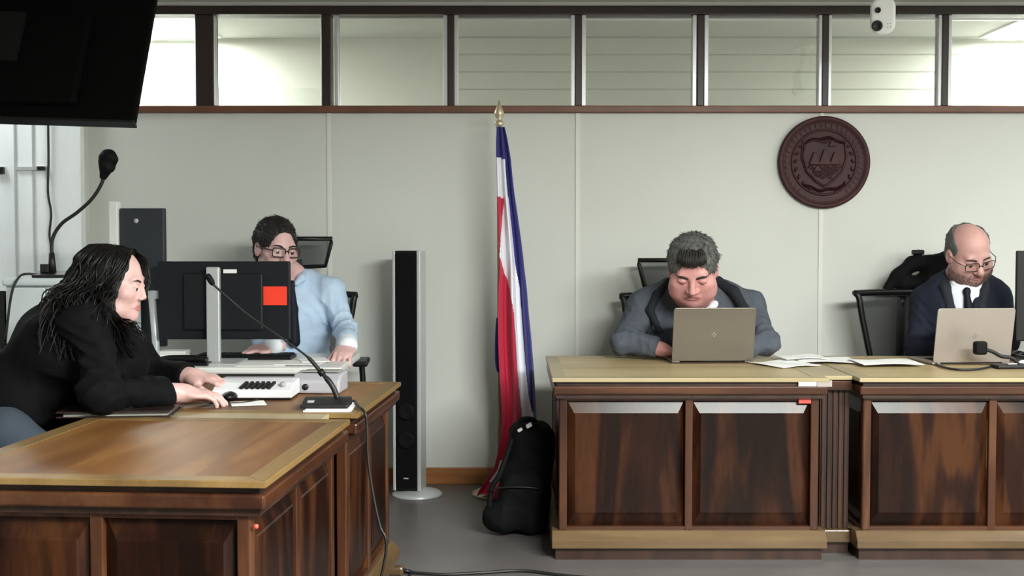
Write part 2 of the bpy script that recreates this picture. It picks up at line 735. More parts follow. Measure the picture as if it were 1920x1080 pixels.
def wrinkle(amp, freq, seed, along=(0, 0, 1), aniso=3.0):
    rs = np.random.RandomState(seed)
    a = np.array(along, float)
    a /= np.linalg.norm(a)
    ks = []
    for _ in range(9):
        v = rs.normal(size=3)
        v = v - a * (v @ a) * (1 - 1 / aniso)
        v = v / np.linalg.norm(v) * freq * rs.uniform(.5, 1.6)
        ks.append((v, rs.uniform(0, 6.28), rs.uniform(.5, 1)))

    def f(X, Y, Z):
        wx = 0.02 * np.sin(X * 23 + Z * 17 + Y * 11)
        s = 0
        for i, (v, ph, am) in enumerate(ks):
            q = np.sin(v[0] * (X + wx) + v[1] * (Y + wx) + v[2] * (Z - wx) + ph)
            s = s + am * (q if i % 3 else (1.2 * np.sqrt(np.abs(q) + .02) - .8) * 1.4)
        return (amp / 3.0) * s
    return f


def elbow_folds(items, amp=.007, wl=.05):
    """rings of cloth folds gathered round each joint: items of (joint, direction, reach)"""
    def f(X, Y, Z):
        s = 0
        for c, d, r in items:
            d = Vector(d).normalized()
            dx, dy, dz = X - c[0], Y - c[1], Z - c[2]
            a = dx * d[0] + dy * d[1] + dz * d[2]
            g = np.exp(-(dx * dx + dy * dy + dz * dz) / (r * r))
            tw = .012 * np.sin(dx * 31 + dz * 23) + .012 * np.sin(dy * 37 - dz * 29)
            s = s + g * (1.3 * np.sqrt(np.abs(np.sin((a + tw) * math.pi / wl)) + .02) - .9)
        return amp * s
    return f


def both(*fs):
    return lambda X, Y, Z: sum(q(X, Y, Z) for q in fs)
# ------------------------------------------------------------------ colours
pmat('wall_paint', srgb(199, 201, 195), 0.6, var=0.03, scale=1.2)
pmat('batten_paint', srgb(208, 209, 202), 0.5)
pmat('ceiling_tile', srgb(205, 205, 200), 0.8)
pmat('corridor_paint', srgb(222, 221, 212), 0.7)
pmat('floor_vinyl', srgb(92, 88, 87), 0.4, var=0.12, scale=3.0)
pmat('frame_wood', srgb(42, 30, 27), 0.4, var=0.15, scale=6)
pmat('sill_wood', srgb(104, 66, 48), 0.45, var=0.15, scale=6, coat=0.0)
pmat('aluminium', srgb(205, 205, 208), 0.35, metal=0.5)
pmat('white_metal', srgb(225, 226, 224), 0.4)
pmat('silver_plastic', srgb(190, 193, 194), 0.35, metal=0.3)
pmat('black_plastic', srgb(10, 10, 12), 0.4, spec=.35)
pmat('black_matte', srgb(6, 6, 7), 0.7, spec=.2)
pmat('tv_black', srgb(3, 3, 3), 0.7, spec=0.06)
pmat('monitor_black', srgb(22, 25, 30), 0.5, spec=.25)
pmat('cable_black', srgb(20, 20, 20), 0.5)
pmat('paper', srgb(240, 240, 238), 0.7)
pmat('orange_red', srgb(245, 62, 35), 0.5)
pmat('red_sticker', srgb(215, 70, 60), 0.5)
glassmat('louvre_glass', (0.86, 0.88, 0.86), 0.2)
wood('wood_top', srgb(150, 130, 92), srgb(172, 152, 112), srgb(186, 168, 128), 'X', rough=0.38, figure=0.5, coat=0.05)
wood('wood_top_worn', srgb(90, 56, 27), srgb(114, 76, 40), srgb(138, 98, 56), 'X', rough=0.42, figure=0.6, coat=0.0, spec=0.16)  # redder, darker copy of wood_top; the desk's weaker light is in the colour
wood('wood_border_worn', srgb(102, 79, 47), srgb(120, 95, 58), srgb(138, 112, 72), 'X', rough=0.42, figure=0.4, coat=0.0, spec=0.16)  # darker copy of wood_border, with the same weaker light put into the colour
wood('wood_border', srgb(142, 127, 96), srgb(158, 143, 110), srgb(170, 156, 122), 'X', rough=0.38, figure=0.4, coat=0.05)
wood('wood_panel', srgb(18, 7, 4), srgb(36, 16, 8), srgb(64, 36, 18), 'Z', rough=0.27, figure=1.1, coat=0.0, spec=0.2)
wood('wood_frame', srgb(46, 24, 15), srgb(66, 38, 23), srgb(88, 56, 34), 'X', rough=0.25, figure=0.7, coat=0.0, spec=0.4)
wood('wood_stile', srgb(46, 24, 15), srgb(66, 38, 23), srgb(88, 56, 34), 'Z', rough=0.25, figure=0.7, coat=0.0, spec=0.4)
wood('wood_base', srgb(68, 52, 33), srgb(90, 70, 46), srgb(106, 86, 58), 'X', rough=0.35, figure=0.6, coat=0.3)
wood('wood_dark', srgb(30, 18, 13), srgb(46, 28, 20), srgb(60, 38, 26), 'Z', rough=0.45, figure=0.7, coat=0.1)
wood('wood_baseboard', srgb(120, 76, 40), srgb(150, 98, 54), srgb(170, 116, 66), 'X', rough=0.4, figure=0.5, coat=0.2)

YW = 6.0
CEIL = P(900, 4, YW).z
SILL0, SILL1 = P(900, 212, YW).z, P(900, 199, YW).z
TOP0, TOP1 = P(900, 28, YW).z, P(900, 12, YW).z
XL, XR, YB = -3.2, 4.6, -2.6


def struct(name, bm, m, parent=None, bevel=0.0):
    o = obj(name, bm, m, parent, bevel=bevel)
    if parent is None:
        o['kind'] = 'structure'
    return o


def wx(px):
    return P(px, 300, YW).x


struct('floor', box(BM(), (XL, YB, -0.1), (XR, 8.2, 0)), MATS['floor_vinyl'])
struct('ceiling', box(BM(), (XL, YB, CEIL), (XR, YW + 0.02, CEIL + 0.08)), MATS['ceiling_tile'])
struct('wall_left', box(BM(), (XL - 0.1, YB, 0), (XL, YW, CEIL)), MATS['wall_paint'])
struct('wall_right', box(BM(), (XR, YB, 0), (XR + 0.1, YW, CEIL)), MATS['wall_paint'])
struct('wall_front', box(BM(), (XL, YB - 0.1, 0), (XR, YB, CEIL)), pmat('rear_wall_paint', srgb(128, 122, 114), 0.7))

# back wall below the transom: panels with narrow cover battens
wall_back = struct('wall_back', box(BM(), (XL, YW + 0.012, 0), (XR, YW + 0.1, SILL0)), MATS['wall_paint'])
seams = [XL, wx(617) - (wx(1083) - wx(617)), wx(617), wx(1083), wx(1540), wx(1540) + 1.26, XR]
for a, b in zip(seams[:-1], seams[1:]):
    struct('wall_panel', box(BM(), (a + 0.002, YW, 0), (b - 0.002, YW + 0.012, SILL0)), MATS['wall_paint'], wall_back, bevel=0.002)
for s in seams[1:-1]:
    struct('batten', box(BM(), (s - 0.011, YW - 0.006, 0.09), (s + 0.011, YW + 0.006, SILL0)), MATS['batten_paint'], wall_back, bevel=0.002)
b0 = P(850, 910, YW).z
struct('baseboard_back', box(BM(), (XL, YW - 0.016, 0), (XR, YW, max(0.085, P(850, 876, YW).z))), MATS['wood_baseboard'], bevel=0.004)

# transom: sill, head and mullions
struct('trim_1', box(BM(), (XL, YW - 0.03, SILL0), (XR, YW + 0.10, SILL1)), MATS['sill_wood'], bevel=0.004)
struct('trim_2', box(BM(), (XL, YW - 0.02, TOP0), (XR, YW + 0.10, TOP1)), MATS['frame_wood'], bevel=0.004)
struct('trim_3', box(BM(), (XL, YW, TOP1), (XR, YW + 0.1, CEIL + 0.08)), MATS['ceiling_tile'])
mul = [(140, 170), (368, 405), (603, 636), (832, 860), (1070, 1098), (1297, 1327), (1533, 1557), (1756, 1781), (1985, 2010), (2215, 2240)]
posts = []
nt_ = 4
for i, (a, b) in enumerate(mul):
    xa, xb = wx(a), wx(b)
    wd = 0.017 if i > 2 else 0.024
    c = (xa + xb) / 2
    if i in (1,):
        wd = (xb - xa) / 2 - 0.004
    if i == 2:
        c = xa + 0.028
    posts.append((xa, xb))
    struct('trim_%d' % nt_, box(BM(), (c - wd, YW - 0.012, SILL1), (c + wd, YW + 0.09, TOP0)), MATS['frame_wood'], bevel=0.004)
    nt_ += 1

for i in range(len(posts) - 1):
    x0, x1 = posts[i][1], posts[i + 1][0]
    louvred = i >= 3
    wroot = bpy.data.objects.new('window_%d' % (i + 1), None)
    COL.objects.link(wroot)
    wroot['kind'] = 'structure'
    MW[wroot.name] = Matrix.Identity(4)
    # aluminium channels on both posts
    for xs, sx in ((x0, -1), (x1, 1)):
        bm = BM()
        box(bm, (min(xs, xs + sx * 0.022), YW - 0.004, SILL1), (max(xs, xs + sx * 0.022), YW + 0.05, TOP0))
        obj('channel', bm, MATS['aluminium'], wroot, bevel=0.003)
    if not louvred:
        obj('pane', box(BM(), (x0, YW + 0.028, SILL1), (x1, YW + 0.034, TOP0)), MATS['louvre_glass'], wroot)
    else:
        n = 5
        hh = (P(900, 35, YW).z - SILL1) / n
        obj('pane', box(BM(), (x0, YW + 0.028, SILL1 + hh * n + 0.004), (x1, YW + 0.034, TOP0)), MATS['louvre_glass'], wroot)
        obj('rail', box(BM(), (x0, YW + 0.015, SILL1 + hh * n - 0.003), (x1, YW + 0.04, SILL1 + hh * n + 0.004)), MATS['aluminium'], wroot)
        bm0 = None
        for k in range(n):
            zc = SILL1 + hh * (k + 0.5)
            M = Matrix.Translation((0, YW + 0.026, zc)) @ Matrix.Rotation(math.radians(-4), 4, 'X')
            obj('louvre', box(BM(), (x0, -0.003, -hh / 2 - 0.004), (x1, 0.003, hh / 2 + 0.004), M), MATS['louvre_glass'], wroot)

# corridor behind the transom
CY = 7.45
CZ = P(900, 72, CY).z
struct('wall_corridor', box(BM(), (XL - 1, CY, 0), (XR + 1, CY + 0.1, CZ + 0.1)), MATS['corridor_paint'])
struct('ceiling_corridor', box(BM(), (XL - 1, YW + 0.1, CZ), (XR + 1, CY, CZ + 0.1)), MATS['ceiling_tile'])
pmat('lamp_glow', (1, 1, 1), 0.5, emit=(1, 0.99, 0.95), estr=3.0)
for nm, xa, xb, lab in (('a', -2.75, P(372, 20, 6.9).x, 'lit white ceiling panel seen through the glass beside the black television'),
                        ('b', P(1838, 66, 7.4).x, 4.0, 'lit white ceiling panel seen through the glass past the last mullion beyond the security camera')):
    t = thing('ceiling_light', lab, 'ceiling light', ((xa + xb) / 2, 7.0, CZ))
    hw = (xb - xa) / 2
    bm = BM()
    for lo, hi in (((-hw - .02, -.38, -.012), (hw + .02, -.36, 0)), ((-hw - .02, .36, -.012), (hw + .02, .38, 0)), ((-hw - .02, -.36, -.012), (-hw, .36, 0)), ((hw, -.36, -.012), (hw + .02, .36, 0))):
        box(bm, lo, hi)
    obj('frame', bm, MATS['white_metal'], t)
    obj('diffuser', box(BM(), (-hw, -.36, -.008), (hw, .36, -.001)), MATS['lamp_glow'], t)
    area('corridor_lamp', ((xa + xb) / 2, 7.0, CZ - 0.03), (xb - xa, 0.7), 46 if nm == 'a' else 50)

# white corner pilaster with conduits at the left end of the back wall
pmat('pilaster_paint', srgb(240, 244, 247), 0.5, var=0.10, scale=2.2, stretch=(2.0, 2.0, 0.5))
PX = P(153, 300, 5.94).x
wc = struct('wall_corner', box(BM(), (XL, 5.945, 0), (PX, YW + 0.01, SILL0 + 0.0)), MATS['pilaster_paint'], bevel=0.006)
struct('trim_%d' % nt_, box(BM(), (PX - 0.004, 5.938, 0), (PX + 0.016, YW, SILL0)), MATS['batten_paint'], bevel=0.003)
for px in (28, 62):
    obj('panel_seam', box(BM(), (P(px, 300, 5.94).x - .004, 5.938, 0), (P(px, 300, 5.94).x + .004, 5.946, SILL0)), MATS['silver_plastic'], wc)
t = thing('wall_cable', 'thin black cable running down the white corner wall from the television', 'cable', P(92, 470, 5.93))
obj('cord', tube(BM(), catmull([P(90, 215, 5.93), P(91, 300, 5.93), P(90, 360, 5.93), P(96, 400, 5.93), P(93, 440, 5.93), P(98, 480, 5.93), P(96, 540, 5.93)]), 0.006), MATS['cable_black'], t, True)
t = thing('wall_socket', 'small black socket box on the white corner wall with a pale raceway', 'socket', P(80, 316, 5.945))
obj('housing', box(BM(), (-.018, -.03, -.010), (.018, -.006, .010)), MATS['black_plastic'], t, bevel=.003)
obj('back_plate', box(BM(), (-.022, -.006, -.014), (.022, 0, .014)), MATS['white_metal'], t, bevel=.002)
o = obj('raceway', box(BM(), (P(30, 316, 5.94).x, 5.93, P(30, 319, 5.94).z), (P(76, 316, 5.94).x, 5.945, P(30, 313, 5.94).z)), MATS['silver_plastic'], t, True)
t = thing('wall_socket', 'black socket box on the white corner wall at the very edge of view', 'socket', P(2, 320, 5.945))
obj('housing', box(BM(), (-.022, -.03, -.018), (.022, -.006, .018)), MATS['black_plastic'], t, bevel=.003)
obj('back_plate', box(BM(), (-.026, -.006, -.022), (.026, 0, .022)), MATS['white_metal'], t, bevel=.002)
# ------------------------------------------------------------------ panelled wooden bench units
BH = 0.72       # worktop height
BD = 0.88       # depth


def raised_panel(bm, x0, x1, z0, z1, y, bx=0.028, bz=0.052, up=0.0165, base=0.006):
    """raised field panel facing -y: bottom of the bevel at y, field at y-up"""
    o = [(x0, y, z0), (x1, y, z0), (x1, y, z1), (x0, y, z1)]
    i = [(x0 + bx, y - up, z0 + bz), (x1 - bx, y - up, z0 + bz), (x1 - bx, y - up, z1 - bz), (x0 + bx, y - up, z1 - bz)]
    j = [(a + (.004 if k in (0, 3) else -.004), b - .003, c + (.004 if k < 2 else -.004)) for k, (a, b, c) in enumerate([(q[0], q[1], q[2]) for q in i])]
    vb = [bm.verts.new((a, y + 0.012, c)) for a, _, c in o]
    vo = [bm.verts.new(q) for q in o]
    vi = [bm.verts.new(q) for q in i]
    vj = [bm.verts.new(q) for q in j]
    for A, B in ((vb, vo), (vo, vi), (vi, vj)):
        for k in range(4):
            bm.faces.new([A[k], A[(k + 1) % 4], B[(k + 1) % 4], B[k]])
    bm.faces.new(vj)
    bm.faces.new(vb[::-1])
    return bm


def bench_unit(name, label, cat, group, loc, rotz, W, n=2, D=BD, ends=(True, True), darker='', H=BH):
    """x along the front, front faces -y, origin on the floor at the front top corner"""
    t = thing(name, label, cat, loc, rotz, group)
    # worktop: mitred border of lighter wood around a centre field
    bw = 0.055
    z0, z1 = H - 0.016, H
    obj('top_field', box(BM(), (bw, bw, z0 + .002), (W - bw, D - bw, z1 - .0015)), MATS['wood_top' + darker], t)
    quads = [((0, 0), (W, 0), (W - bw, bw), (bw, bw)), ((W, 0), (W, D), (W - bw, D - bw), (W - bw, bw)), ((W, D), (0, D), (bw, D - bw), (W - bw, D - bw)), ((0, D), (0, 0), (bw, bw), (bw, D - bw))]
    for q in quads:
        bm = BM()
        lo = [bm.verts.new((x, y, z0)) for x, y in q]
        hi = [bm.verts.new((x, y, z1)) for x, y in q]
        bm.faces.new(lo[::-1])
        bm.faces.new(hi)
        for k in range(4):
            bm.faces.new([lo[k], lo[(k + 1) % 4], hi[(k + 1) % 4], hi[k]])
        obj('border_strip', bm, MATS['wood_border' + darker], t, bevel=0.002)
    # cove and lip under the top
    obj('cove', box(BM(), (.02, .02, H - .032), (W - .02, D - .02, z0)), MATS['wood_dark'], t)
    obj('moulding', box(BM(), (.004, .004, H - .066), (W - .004, D - .004, H - .032)), MATS['wood_frame'], t, bevel=0.006)
    obj('fillet', box(BM(), (.018, .018, H - .082), (W - .018, D - .018, H - .066)), MATS['wood_dark'], t)
    # carcass
    ix, iy = .030, .045
    zt, zb = H - .082, .115
    fd = .022
    # front
    st = .030
    xs0, xs1 = ix, W - ix
    fr = xs1 - xs0
    pw = (fr - st * (n + 1)) / n
    obj('rail', box(BM(), (xs0, iy, zt - .012), (xs1, iy + fd, zt)), MATS['wood_frame'], t)
    obj('rail', box(BM(), (xs0, iy, zb), (xs1, iy + fd, zb + .014)), MATS['wood_frame'], t)
    for k in range(n + 1):
        xa = xs0 + k * (pw + st)
        obj('stile', box(BM(), (xa, iy - .002, zb), (xa + st, iy + fd, zt)), MATS['wood_stile'], t, bevel=.003)
    for k in range(n):
        xa = xs0 + st + k * (pw + st)
        obj('panel', raised_panel(BM(), xa, xa + pw, zb + .012, zt - .010, iy + .020), MATS['wood_panel'], t)
    # ends (two raised panels each)
    for side, on in zip((0, 1), ends):
        if not on:
            continue
        M = Matrix.Rotation(-math.pi / 2, 4, 'Z') if side == 0 else Matrix.Rotation(math.pi / 2, 4, 'Z')
        M = (Matrix.Translation((ix - iy, D, 0)) if side == 0 else Matrix.Translation((W - ix + iy, 0, 0))) @ M
        e0, e1 = iy, D - iy
        m2 = 2
        pw2 = (e1 - e0 - st * (m2 + 1)) / m2
        for z_a, z_b in ((zt - .012, zt), (zb, zb + .014)):
            obj('rail', box(BM(), (e0, iy, z_a), (e1, iy + fd, z_b), M), MATS['wood_frame'], t)
        for k in range(m2 + 1):
            xa = e0 + k * (pw2 + st)
            obj('stile', box(BM(), (xa, iy - .002, zb), (xa + st, iy + fd, zt), M), MATS['wood_stile'], t, bevel=.003)
        for k in range(m2):
            xa = e0 + st + k * (pw2 + st)
            bm = raised_panel(BM(), xa, xa + pw2, zb + .012, zt - .010, iy + .020)
            bmesh.ops.transform(bm, matrix=M, verts=bm.verts)
            obj('panel', bm, MATS['wood_panel'], t)
    # base moulding and plinth (open at the back for the knees)
    bm = BM()
    prism(bm, [(0.0, .05), (0.0, .080), (.028, .115), (.10, .115), (.10, .05)], W, Matrix(((0, 1, 0, 0), (1, 0, 0, 0), (0, 0, 1, 0), (0, 0, 0, 1))))
    bmesh.ops.translate(bm, verts=bm.verts, vec=(0, .006, 0))
    for xa, xb in ((.0, .06), (W - .06, W)):
        box(bm, (xa, .106, .05), (xb, D - .03, .105))
    obj('base_moulding', bm, MATS['wood_base'], t, bevel=.003)
    bm = BM()
    box(bm, (.015, .035, 0), (W - .015, .10, .05))
    for xa, xb in ((.015, .05), (W - .05, W - .015)):
        box(bm, (xa, .10, 0), (xb, D - .05, .05))
    obj('plinth', bm, MATS['wood_dark'], t)
    return t


def connector(label, loc, rotz, W, D=BD, H=BH):
    t = thing('bench_connector', label, 'bench', loc, rotz)
    y0 = .09
    obj('top', box(BM(), (.001, y0, H - .018), (W - .001, D - .03, H - .002)), MATS['wood_border'], t, bevel=.002)
    obj('moulding', box(BM(), (.001, y0 + .004, H - .060), (W - .001, y0 + .05, H - .022)), MATS['wood_frame'], t, bevel=.004)
    bm = BM()
    box(bm, (.001, y0 + .045, .10), (W - .001, y0 + .065, H - .062))
    obj('panel', bm, MATS['wood_dark'], t)
    m = 5
    for k in range(m):
        xa = .002 + (W - .004) * k / m
        obj('reed', box(BM(), (xa + .003, y0 + .037, .10), (xa + (W - .004) / m - .003, y0 + .046, H - .062)), MATS['wood_dark'], t, bevel=.003)
    obj('base_moulding', box(BM(), (.001, y0 + .01, .05), (W - .001, y0 + .08, .10)), MATS['wood_base'], t, bevel=.004)
    obj('plinth', box(BM(), (.001, y0 + .04, 0), (W - .001, y0 + .09, .05)), MATS['wood_dark'], t)
    return t


# judges' bench
BY = 4.53
X0 = PZ(1036, 711, BH).x
X1 = PZ(1560, 711, BH).x
X2 = PZ(1617, 711, BH).x
unit1 = bench_unit('bench_unit', 'panelled wooden bench unit before the man in grey, with two labels on its edge', 'bench', None, (X0, BY, 0), 0, X1 - X0)
connector('narrow recessed dark panel joining the two front bench units', (X1, BY, 0), 0, X2 - X1)
unit2 = bench_unit('bench_unit', 'panelled wooden bench unit in front of the bald man, running out of view', 'bench', None, (X2, BY, 0), 0, X1 - X0)
# stickers on the edge of unit 1
def onfront(px0, px1, py0, py1, y, t, name, m, lab=None, th=.002):
    a, b = P(px0, py1, y), P(px1, py0, y)
    obj(name, box(BM(), (a.x, y - th, a.z), (b.x, y, b.z)), m, t, True, label=lab)
onfront(1497, 1531, 712, 724, BY + .0035, unit1, 'sticker', MATS['paper'], 'white paper label')
pmat('grey_label', srgb(150, 140, 135), .6)
onfront(1532, 1560, 713, 725, BY + .0035, unit1, 'sticker', MATS['grey_label'], 'worn scuffed grey label')
onfront(1497, 1520, 745, 756, BY + .044, unit1, 'sticker', MATS['red_sticker'], 'small red sticker', th=.006)

# clerk's desk: two of the same units turned, near end faces the camera
c0 = PZ(498, 903, BH)
c1 = PZ(752, 716, BH)
ang = math.atan2(c1.y - c0.y, c1.x - c0.x)
Ltot = (c1 - c0).length
u = (c1 - c0).normalized()
La = (PZ(640, 786, BH) - c0).length
Lb = (PZ(672, 772, BH) - c0).length
La = min(max(La, .7), Ltot * .5)
Lb = La + .115
DD = 0.80
desk1 = bench_unit('bench_unit', 'nearest wooden desk unit with a glossy top, end panel turned to the camera', 'desk', None, c0 - Vector((0, 0, BH)), ang, La, n=2, D=DD, darker='_worn')
connector('recessed dark joint between the two units of the woman\'s desk', c0 + u * La - Vector((0, 0, BH)), ang, Lb - La, D=DD)
desk2 = bench_unit('bench_unit', 'wooden desk unit under the console and the gooseneck microphone', 'desk', None, c0 + u * Lb - Vector((0, 0, BH)), ang, Ltot - Lb, n=2, D=DD, darker='_worn')
t = desk1
a = P(480, 987, c0.y + .03)
obj('cap_screw', sphere(BM(), a, .006), MATS['red_sticker'], t, True, label='small red dot')

# ------------------------------------------------------------------ television seen from behind
th_ = math.radians(17)
tl = math.radians(25)
TB = P(251, 228, 4.0)
def tv():
    t = thing('television', 'large black television seen from behind, tilted, hanging from the ceiling', 'television', TB)
    W, H = 1.15, .66
    M = Matrix.Rotation(math.radians(1.7), 4, 'Y') @ Matrix.Rotation(-tl, 4, 'X')
    # local: x from -W to 0, z 0..H, y depth (screen away from camera)
    obj('back_cover', box(BM(), (-W, 0, 0), (0, .035, H), M), MATS['tv_black'], t, bevel=.008)
    obj('screen', box(BM(), (-W + .012, .035, .012), (-.012, .038, H - .012), M), MATS['black_plastic'], t)
    obj('electronics_bulge', box(BM(), (-W + .2, -.03, .05), (-.2, 0, .42), M), MATS['tv_black'], t, bevel=.015)
    obj('bottom_trim', box(BM(), (-W, -.002, -.004), (0, .037, .004), M), MATS['black_plastic'], t)
    bm = BM()
    c = M @ Vector((-W / 2, -.03, .3))
    box(bm, (-W / 2 - .15, -.045, .2), (-W / 2 + .15, -.03, .40), M)
    obj('mount_plate', bm, MATS['black_matte'], t)
    top = CEIL - TB.z
    cc = M @ Vector((-W / 2, -.06, .3))
    bm = BM()
    tube(bm, [cc, cc + Vector((0, -.06, .05)), Vector((cc.x, cc.y - .06, top))], .025, 12)
    obj('ceiling_pole', bm, MATS['black_matte'], t)
    bm = BM()
    box(bm, (cc.x - .08, cc.y - .14, top - .015), (cc.x + .08, cc.y + .02, top))
    obj('ceiling_plate', bm, MATS['black_matte'], t)
tv()

# ------------------------------------------------------------------ seal on the wall
pmat('seal_wood', srgb(54, 24, 27), .55, var=.2, scale=14, spec=.3)
def seal():
    c = P(1543, 305, YW)
    r = (P(1629, 305, YW).x - P(1457, 305, YW).x) / 2
    t = thing('wall_seal', 'round dark carved wooden coat of arms on the wall above the men', 'wall emblem', c)
    M = Matrix.Rotation(math.pi / 2, 4, 'X')      # z -> -y (towards the room)
    m = MATS['seal_wood']
    obj('disc', lathe(BM(), [(r * .98, .0), (r, .008), (r, .026), (r * .985, .032), (r * .93, .034), (r * .90, .026), (r * .82, .022), (0.001, .022)], 64, M), m, t)
    # raised inner ring
    bm = BM()
    tube(bm, [(r * .70 * math.cos(a), -.024, r * .70 * math.sin(a)) for a in np.linspace(0, 2 * math.pi, 49)], .006, 6, False)
    obj('ring', bm, m, t)
    # ring legend as relief blocks
    bm = BM()
    for k in range(34):
        a = math.radians(-50 + k * 280 / 33)
        Mk = Matrix.Rotation(-a, 4, 'Y') @ Matrix.Translation((r * .80, -.022, 0))
        hgt = (.010, .013, .008)[k % 3]
        box(bm, (-.011, -.006, -hgt / 2), (.011, 0, hgt / 2), Mk)
    obj('legend', bm, m, t)
    # shield outline
    def sh(s):
        return [(-.42 * s, .42 * s), (-.2 * s, .46 * s), (0, .42 * s), (.2 * s, .46 * s), (.42 * s, .42 * s), (.46 * s, .1 * s), (.36 * s, -.2 * s), (.16 * s, -.4 * s), (0, -.5 * s), (-.16 * s, -.4 * s), (-.36 * s, -.2 * s), (-.46 * s, .1 * s)]
    bm = BM()
    prism(bm, [(x * r, z * r) for x, z in sh(1.12)], .008)
    bmesh.ops.translate(bm, verts=bm.verts, vec=(0, -.03, 0))
    obj('shield', bm, m, t, bevel=.003)
    bm = BM()
    pts = [(x * r, -.034, z * r) for x, z in sh(1.02)]
    tube(bm, pts + pts[:1], .005, 6, False)
    obj('shield_rim', bm, m, t)
    # three peaks between two seas, sailing boats, sun
    for cx, w_, h_ in ((-.22, .2, .24), (0, .22, .30), (.22, .2, .24)):
        bm = BM()
        prism(bm, [((cx - w_ / 1.6) * r, -.06 * r), ((cx + w_ / 1.6) * r, -.06 * r), ((cx + .03) * r, (h_ - .02) * r), ((cx - .03) * r, (h_ - .02) * r)], .012)
        bmesh.ops.translate(bm, verts=bm.verts, vec=(0, -.045, 0))
        obj('volcano', bm, m, t, bevel=.004)
    for cx, cz in ((-.16, -.2), (.16, .34)):
        bm = BM()
        prism(bm, [((cx - .09) * r, cz * r), ((cx + .09) * r, cz * r), ((cx + .02) * r, (cz + .13) * r), ((cx - .03) * r, (cz + .11) * r)], .010)
        bmesh.ops.translate(bm, verts=bm.verts, vec=(0, -.042, 0))
        obj('ship', bm, m, t, bevel=.003)
    bm = BM()
    for k in range(5):
        z = (-.10 - .055 * k) * r
        ww = (.36 - .05 * k) * r
        tube(bm, [(x, -.032, z + .006 * math.sin(x * 160)) for x in np.linspace(-ww, ww, 17)], .0045, 6)
    obj('sea_waves', bm, m, t)
    # ribbons above and below
    for s, zc in ((1, .52), (-1, -.60)):
        bm = BM()
        n = 18
        rows = []
        for k in range(n + 1):
            q = (k / n - .5) * 2
            x = q * .44 * r
            z = (zc - s * .12 * q * q + .02 * math.sin(q * 7)) * r
            rows.append([bm.verts.new((x, -.030, z - .035 * r)), bm.verts.new((x, -.044, z)), bm.verts.new((x, -.030, z + .035 * r)), bm.verts.new((x, -.02, z))])
        for k in range(n):
            for j in range(4):
                bm.faces.new([rows[k][j], rows[k][(j + 1) % 4], rows[k + 1][(j + 1) % 4], rows[k + 1][j]])
        bm.faces.new(rows[0])
        bm.faces.new(rows[-1][::-1])
        obj('ribbon', bm, m, t)
    for sx in (-1, 1):
        bm = BM()
        for k in range(7):
            a = math.radians(-60 + k * 16)
            x, z = sx * .62 * r * math.cos(a) , .62 * r * math.sin(a) - .02 * r
            sphere(bm, (x, -.026, z), (.013, .008, .007), Matrix.Rotation(sx * (-a + .9), 4, 'Y'), 8, 6)
        obj('laurel', bm, m, t)
seal()

# ------------------------------------------------------------------ security camera
def seccam():
    c = P(1655, 30, 5.33)
    t = thing('security_camera', 'white security camera with two black lenses hanging from the ceiling', 'security camera', c)
    bm = BM()
    prism(bm, rrect(.105, .165, .045, 6), .10)
    bmesh.ops.translate(bm, verts=bm.verts, vec=(0, -.05, 0))
    M = Matrix.Rotation(math.radians(-14), 4, 'Z') @ Matrix.Rotation(math.radians(10), 4, 'X')
    bmesh.ops.transform(bm, matrix=M, verts=bm.verts)
    obj('body', bm, MATS['white_metal'], t, bevel=.012)
    for x, z, r in ((-.026, -.042, .024), (-.024, .026, .013)):
        bm = BM()
        lathe(bm, [(r, 0), (r * 1.0, .012), (r * .85, .016), (r * .6, .012), (.001, .010)], 24, M @ Matrix.Translation((x, -.048, z)) @ Matrix.Rotation(math.pi / 2, 4, 'X'))
        obj('lens', bm, MATS['black_plastic'], t)
    bm = BM()
    for k in range(4):
        sphere(bm, M @ Vector((.02 + .012 * (k % 2), -.051, -.05 + .016 * (k // 2))), .003, None, 8, 6)
    obj('indicator', bm, MATS['silver_plastic'], t)
    bm = BM()
    tube(bm, [(0, 0, .07), (0, 0, CEIL - c.z)], .022, 14)
    obj('stem', bm, MATS['white_metal'], t)
    obj('ceiling_mount', lathe(BM(), [(.05, CEIL - c.z - .02), (.055, CEIL - c.z - .005), (.055, CEIL - c.z)], 24), MATS['white_metal'], t)
seccam()

